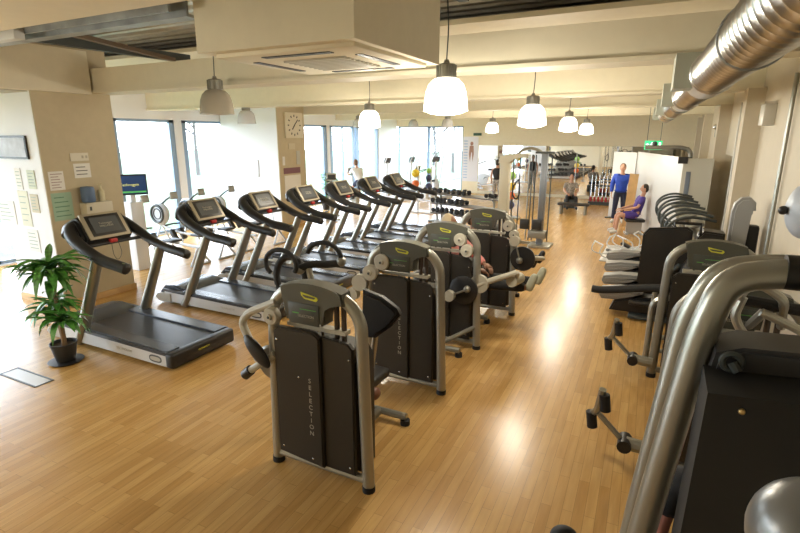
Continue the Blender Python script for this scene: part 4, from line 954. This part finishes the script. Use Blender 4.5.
def person(loc, rz, J, label, skin=SKIN, top=None, sleeve='long', bottom=None, shorts=False, shoe=BLACK, hair=None, sc=1., face=(0, -1, 0), bulk=1.):
    """J in metres, local, facing -y"""
    root = empty('person', loc, rz, label, 'person'); root.scale = (sc,) * 3
    V = {k: Vector(v) for k, v in J.items()}
    E = [('pelvis', 'waist'), ('waist', 'chest'), ('chest', 'neck'), ('neck', 'head')]
    R = {'pelvis': .11, 'waist': .095, 'chest': .10 if top else .13, 'neck': .055, 'head': .065}
    for s_ in 'LR':
        E += [('chest', 'sh' + s_), ('sh' + s_, 'el' + s_), ('el' + s_, 'wr' + s_), ('pelvis', 'hip' + s_), ('hip' + s_, 'kn' + s_), ('kn' + s_, 'an' + s_), ('an' + s_, 'toe' + s_)]
        R.update({'sh' + s_: .046 if top else .058, 'el' + s_: .042, 'wr' + s_: .028, 'hip' + s_: .090, 'kn' + s_: .058, 'an' + s_: .038, 'toe' + s_: .030})
    fw = Vector(face).normalized(); hd = V['head'] + Vector((0, 0, .05)); sd = fw.cross(Vector((0, 0, 1))).normalized()
    def extra(b):
        q = Matrix((sd, fw, Vector((0, 0, 1)))).transposed().to_4x4()
        def ell(c, s3, u=14, v=10):
            g = bmesh.ops.create_uvsphere(b, u_segments=u, v_segments=v, radius=1)['verts']
            bmesh.ops.transform(b, matrix=Matrix.Translation(c) @ q @ Matrix.Diagonal((*s3, 1)), verts=g)
        ell(hd, (.077, .095, .115)); ell(hd + fw * .098 - Vector((0, 0, .015)), (.014, .02, .022), 8, 6)
        ell(hd + fw * .082 - Vector((0, 0, .055)), (.026, .012, .010), 8, 6)
        for k in (-1, 1):
            ell(hd + sd * k * .078 - Vector((0, 0, .01)), (.012, .02, .032), 8, 6); ell(hd + fw * .082 + sd * k * .030 + Vector((0, 0, .012)), (.014, .012, .009), 8, 6)
        for s_, k in (('L', 1), ('R', -1)):
            d = V['wr' + s_] - V['el' + s_]; hand(b, V['wr' + s_], d, Vector((0, -.3, 1)) if abs(d.normalized().z) < .8 else Vector((k, 0, 0)), k)
    skinmesh('body', V, E, R, 'pelvis', skin, root, extra)
    eyes = MB()
    for k in (-1, 1): eyes.ball(hd + fw * .094 + sd * k * .030 + Vector((0, 0, .012)), .006, u=8, v=6)
    eyes.build('eyes', LETD, root)
    if hair:
        def hx(b): pass
        hb = MB(); hb.ball(hd + Vector((0, 0, .028)) - fw * .018, 1, (.086, .086, .10), 16, 12)
        hb.ball(hd - fw * .045 - Vector((0, 0, .02)), 1, (.078, .062, .09), 14, 10); hb.build('hair', hair, root)
    if top:
        J2 = {k: V[k] for k in ('pelvis', 'waist', 'chest', 'shL', 'shR')}
        J2['pelvis'] = V['pelvis'] * .75 + V['waist'] * .25
        J2['nk'] = V['chest'] * .45 + V['neck'] * .55
        E2 = [('pelvis', 'waist'), ('waist', 'chest'), ('chest', 'nk'), ('chest', 'shL'), ('chest', 'shR')]
        R2 = {'pelvis': .15, 'waist': .135, 'chest': .155, 'nk': .075, 'shL': .075, 'shR': .075}
        if sleeve != 'none':
            for s_ in 'LR':
                e = V['el' + s_] if sleeve == 'long' else V['sh' + s_].lerp(V['el' + s_], .75)
                J2['el' + s_] = e; E2.append(('sh' + s_, 'el' + s_)); R2['el' + s_] = .058 if sleeve == 'long' else .062
                if sleeve == 'long':
                    J2['wr' + s_] = V['el' + s_].lerp(V['wr' + s_], .92); E2.append(('el' + s_, 'wr' + s_)); R2['wr' + s_] = .044
        R2 = {k: v * bulk for k, v in R2.items()}
        skinmesh('shirt', J2, E2, R2, 'waist', top, root)
    if bottom:
        J3 = {'pelvis': V['pelvis']}; E3 = []; R3 = {'pelvis': .142}
        J3['w'] = V['pelvis'].lerp(V['waist'], .5); E3.append(('pelvis', 'w')); R3['w'] = .132
        for s_ in 'LR':
            J3['hip' + s_] = V['hip' + s_]; E3.append(('pelvis', 'hip' + s_)); R3['hip' + s_] = .108
            k = V['kn' + s_] if not shorts else V['hip' + s_].lerp(V['kn' + s_], .72)
            J3['kn' + s_] = k; E3.append(('hip' + s_, 'kn' + s_)); R3['kn' + s_] = .076 if not shorts else .088
            if not shorts:
                J3['an' + s_] = V['kn' + s_].lerp(V['an' + s_], .93); E3.append(('kn' + s_, 'an' + s_)); R3['an' + s_] = .062
        skinmesh('shorts' if shorts else 'trousers', J3, E3, R3, 'pelvis', bottom, root)
    for s_ in 'LR':
        a, t_ = V['an' + s_], V['toe' + s_]; d = (t_ - a)
        skinmesh('shoe', {'h': a - d * .22, 'm': a + d * .35, 't': t_ + d * .12}, [('h', 'm'), ('m', 't')], {'h': .050, 'm': .052, 't': .040}, 'm', shoe, root)
    return root
STAND = dict(pelvis=(0, 0, .95), waist=(0, 0, 1.10), chest=(0, .01, 1.32), neck=(0, .01, 1.50), head=(0, -.01, 1.60),
             shL=(.19, .01, 1.40), elL=(.25, .02, 1.13), wrL=(.25, -.06, .90), shR=(-.19, .01, 1.40), elR=(-.25, .02, 1.13), wrR=(-.25, -.06, .90),
             hipL=(.095, 0, .88), knL=(.11, -.01, .49), anL=(.12, .02, .09), toeL=(.14, -.13, .045), hipR=(-.095, 0, .88), knR=(-.12, -.02, .49), anR=(-.14, .02, .09), toeR=(-.18, -.12, .045))
def pose(**k):
    d = dict(STAND); d.update(k); return d
def sit(h=.45, arms=None, lean=0., legs='down'):
    d = dict(pelvis=(0, 0, h + .13), waist=(0, -.02 * 0 - lean * .15, h + .30), chest=(0, -lean * .35, h + .52), neck=(0, -lean * .55, h + .70), head=(0, -lean * .62 - .02, h + .80),
             shL=(.19, -lean * .4, h + .60), shR=(-.19, -lean * .4, h + .60), elL=(.25, -.12 - lean * .4, h + .36), elR=(-.25, -.12 - lean * .4, h + .36), wrL=(.16, -.34, h + .28), wrR=(-.16, -.34, h + .28),
             hipL=(.10, -.02, h + .12), hipR=(-.10, -.02, h + .12), knL=(.15, -.45, h + .12), knR=(-.15, -.45, h + .12), anL=(.15, -.48, .09), anR=(-.15, -.48, .09), toeL=(.17, -.63, .045), toeR=(-.17, -.63, .045))
    if arms: d.update(arms)
    return d
BLUE = mat('royal_blue', (.015, .06, .42), .7, noise=.1, nscale=20); NAVY = mat('navy_cloth', (.02, .025, .06), .8)
BLK = mat('black_cloth', (.012, .012, .013), .8); WHT = mat('white_cloth', (.75, .75, .76), .8); PNK = mat('pink_cloth', (.75, .28, .26), .8)
PUR = mat('purple_cloth', (.07, .04, .28), .7); HAIRD = mat('dark_hair', (.03, .02, .015), .6); HAIRB = mat('brown_hair', (.16, .09, .05), .6); HAIRG = mat('fair_hair', (.5, .4, .26), .6)
PATT = mat('patterned_cloth', (.30, .27, .24), .8, noise=.9, nscale=25)
SHW = mat('white_shoe', (.68, .68, .66), .6)
person((-1.03, 17.1, 0), .1, pose(wrL=(.24, .03, .92), elL=(.27, .05, 1.15)), 'man standing in royal blue hooded top and dark trousers with white shoes', top=BLUE, bottom=NAVY, shoe=SHW, hair=HAIRB, bulk=1.22, sc=1.03)
person((-5.85, 20.3, 0), PI, STAND, 'woman seen from behind in black top and patterned trousers facing the mirror', top=BLK, sleeve='none', bottom=PATT, hair=HAIRD, sc=.97)
person((-2.95, 20.1, 0), .3, sit(.30), 'seated woman in patterned clothes on a box near the mirror', top=PATT, sleeve='short', bottom=BLK, hair=HAIRD)
bx_ = tag(MB().bx(-3.15, -2.75, 20.0, 20.35, 0, .32, bev=.02).build('step_box', DARKST), 'dark box seat under the seated woman at the mirror', 'box')
person((-.50, 15.35, 0), -1.35, sit(.40, lean=-.3), 'person in purple top and shorts sitting with bare legs on a bench', top=PUR, sleeve='short', bottom=PUR, shorts=True, hair=HAIRD, shoe=SHW)
sb = empty('sit_bench', (-.50, 15.35, 0), -1.35, 'low bench under the person in purple', 'bench')
MB().box((0, .0, .38), (.34, .5, .08), bev=.03).build('bench_pad', PAD, sb); MB().bx(-.03, .03, -.2, .2, 0, .34).bx(-.2, .2, -.22, -.16, 0, .04).bx(-.2, .2, .16, .22, 0, .04).build('frame', TSIL, sb)
# cyclist
cyc = sit(.80, lean=.45); cyc.update(knL=(.12, -.38, .72), knR=(-.12, -.34, .90), anL=(.13, -.30, .32), anR=(-.13, -.22, .50), toeL=(.14, -.45, .28), toeR=(-.14, -.37, .46), wrL=(.2, -.62, 1.24), wrR=(-.2, -.62, 1.24), elL=(.24, -.42, 1.2), elR=(-.24, -.42, 1.2))
person((-10.22, 16.86, 0), 2.6 - PI * 1.5, cyc, 'person in white shirt pedalling an exercise bike by the windows', top=WHT, sleeve='short', bottom=NAVY, shorts=True, hair=HAIRB)
# leg extension user between third and fourth machine, facing +x
ext = dict(pelvis=(0, 0, .76), waist=(0, .06, .90), chest=(0, .14, 1.10), neck=(0, .20, 1.27), head=(0, .21, 1.37),
           shL=(.18, .12, 1.20), shR=(-.18, .12, 1.20), elL=(.24, -.06, 1.00), elR=(-.24, -.06, 1.00), wrL=(.14, -.22, .93), wrR=(-.14, -.22, .93),
           hipL=(.10, -.02, .76), hipR=(-.10, -.02, .76), knL=(.11, -.44, .77), knR=(-.11, -.44, .77), anL=(.11, -.87, .80), anR=(-.10, -.82, .77), toeL=(.12, -.93, .96), toeR=(-.10, -.88, .93))
person((-2.22, 6.34, -.09), PI / 2, ext, 'exerciser in pink top and black leggings stretching both legs out on a machine', top=PNK, sleeve='long', bottom=BLK, hair=HAIRG, shoe=mat('grey_green_shoe', (.45, .47, .38), .6), skin=SKIND, sc=1.1)
ext2 = dict(ext)
person((-2.45, 7.95, -.12), PI / 2, ext2, 'bare legged exerciser in dark shorts behind the farthest machine tower', top=BLK, sleeve='short', bottom=BLK, shorts=True, hair=HAIRD, skin=SKIND, shoe=BLACK)
# foreground person seated behind the big housing
person((.42, 2.06, 0), 0, sit(.70, arms=dict(anL=(.15, -.30, .25), anR=(-.15, -.25, .25), knL=(.14, -.36, .78), knR=(-.14, -.36, .78), toeL=(.16, -.36, .22), toeR=(-.16, -.32, .22), elR=(-.27, -.02, 1.06), wrR=(-.25, -.16, .86), shR=(-.22, 0, 1.30), shL=(.22, 0, 1.30), elL=(.27, -.02, 1.06), wrL=(.25, -.16, .86))),
       'person in black top half hidden behind the foreground machine housing', top=BLK, sleeve='short', bottom=BLK, shorts=True, hair=HAIRD, skin=mat('skin_pink', (.62, .28, .23), .5))
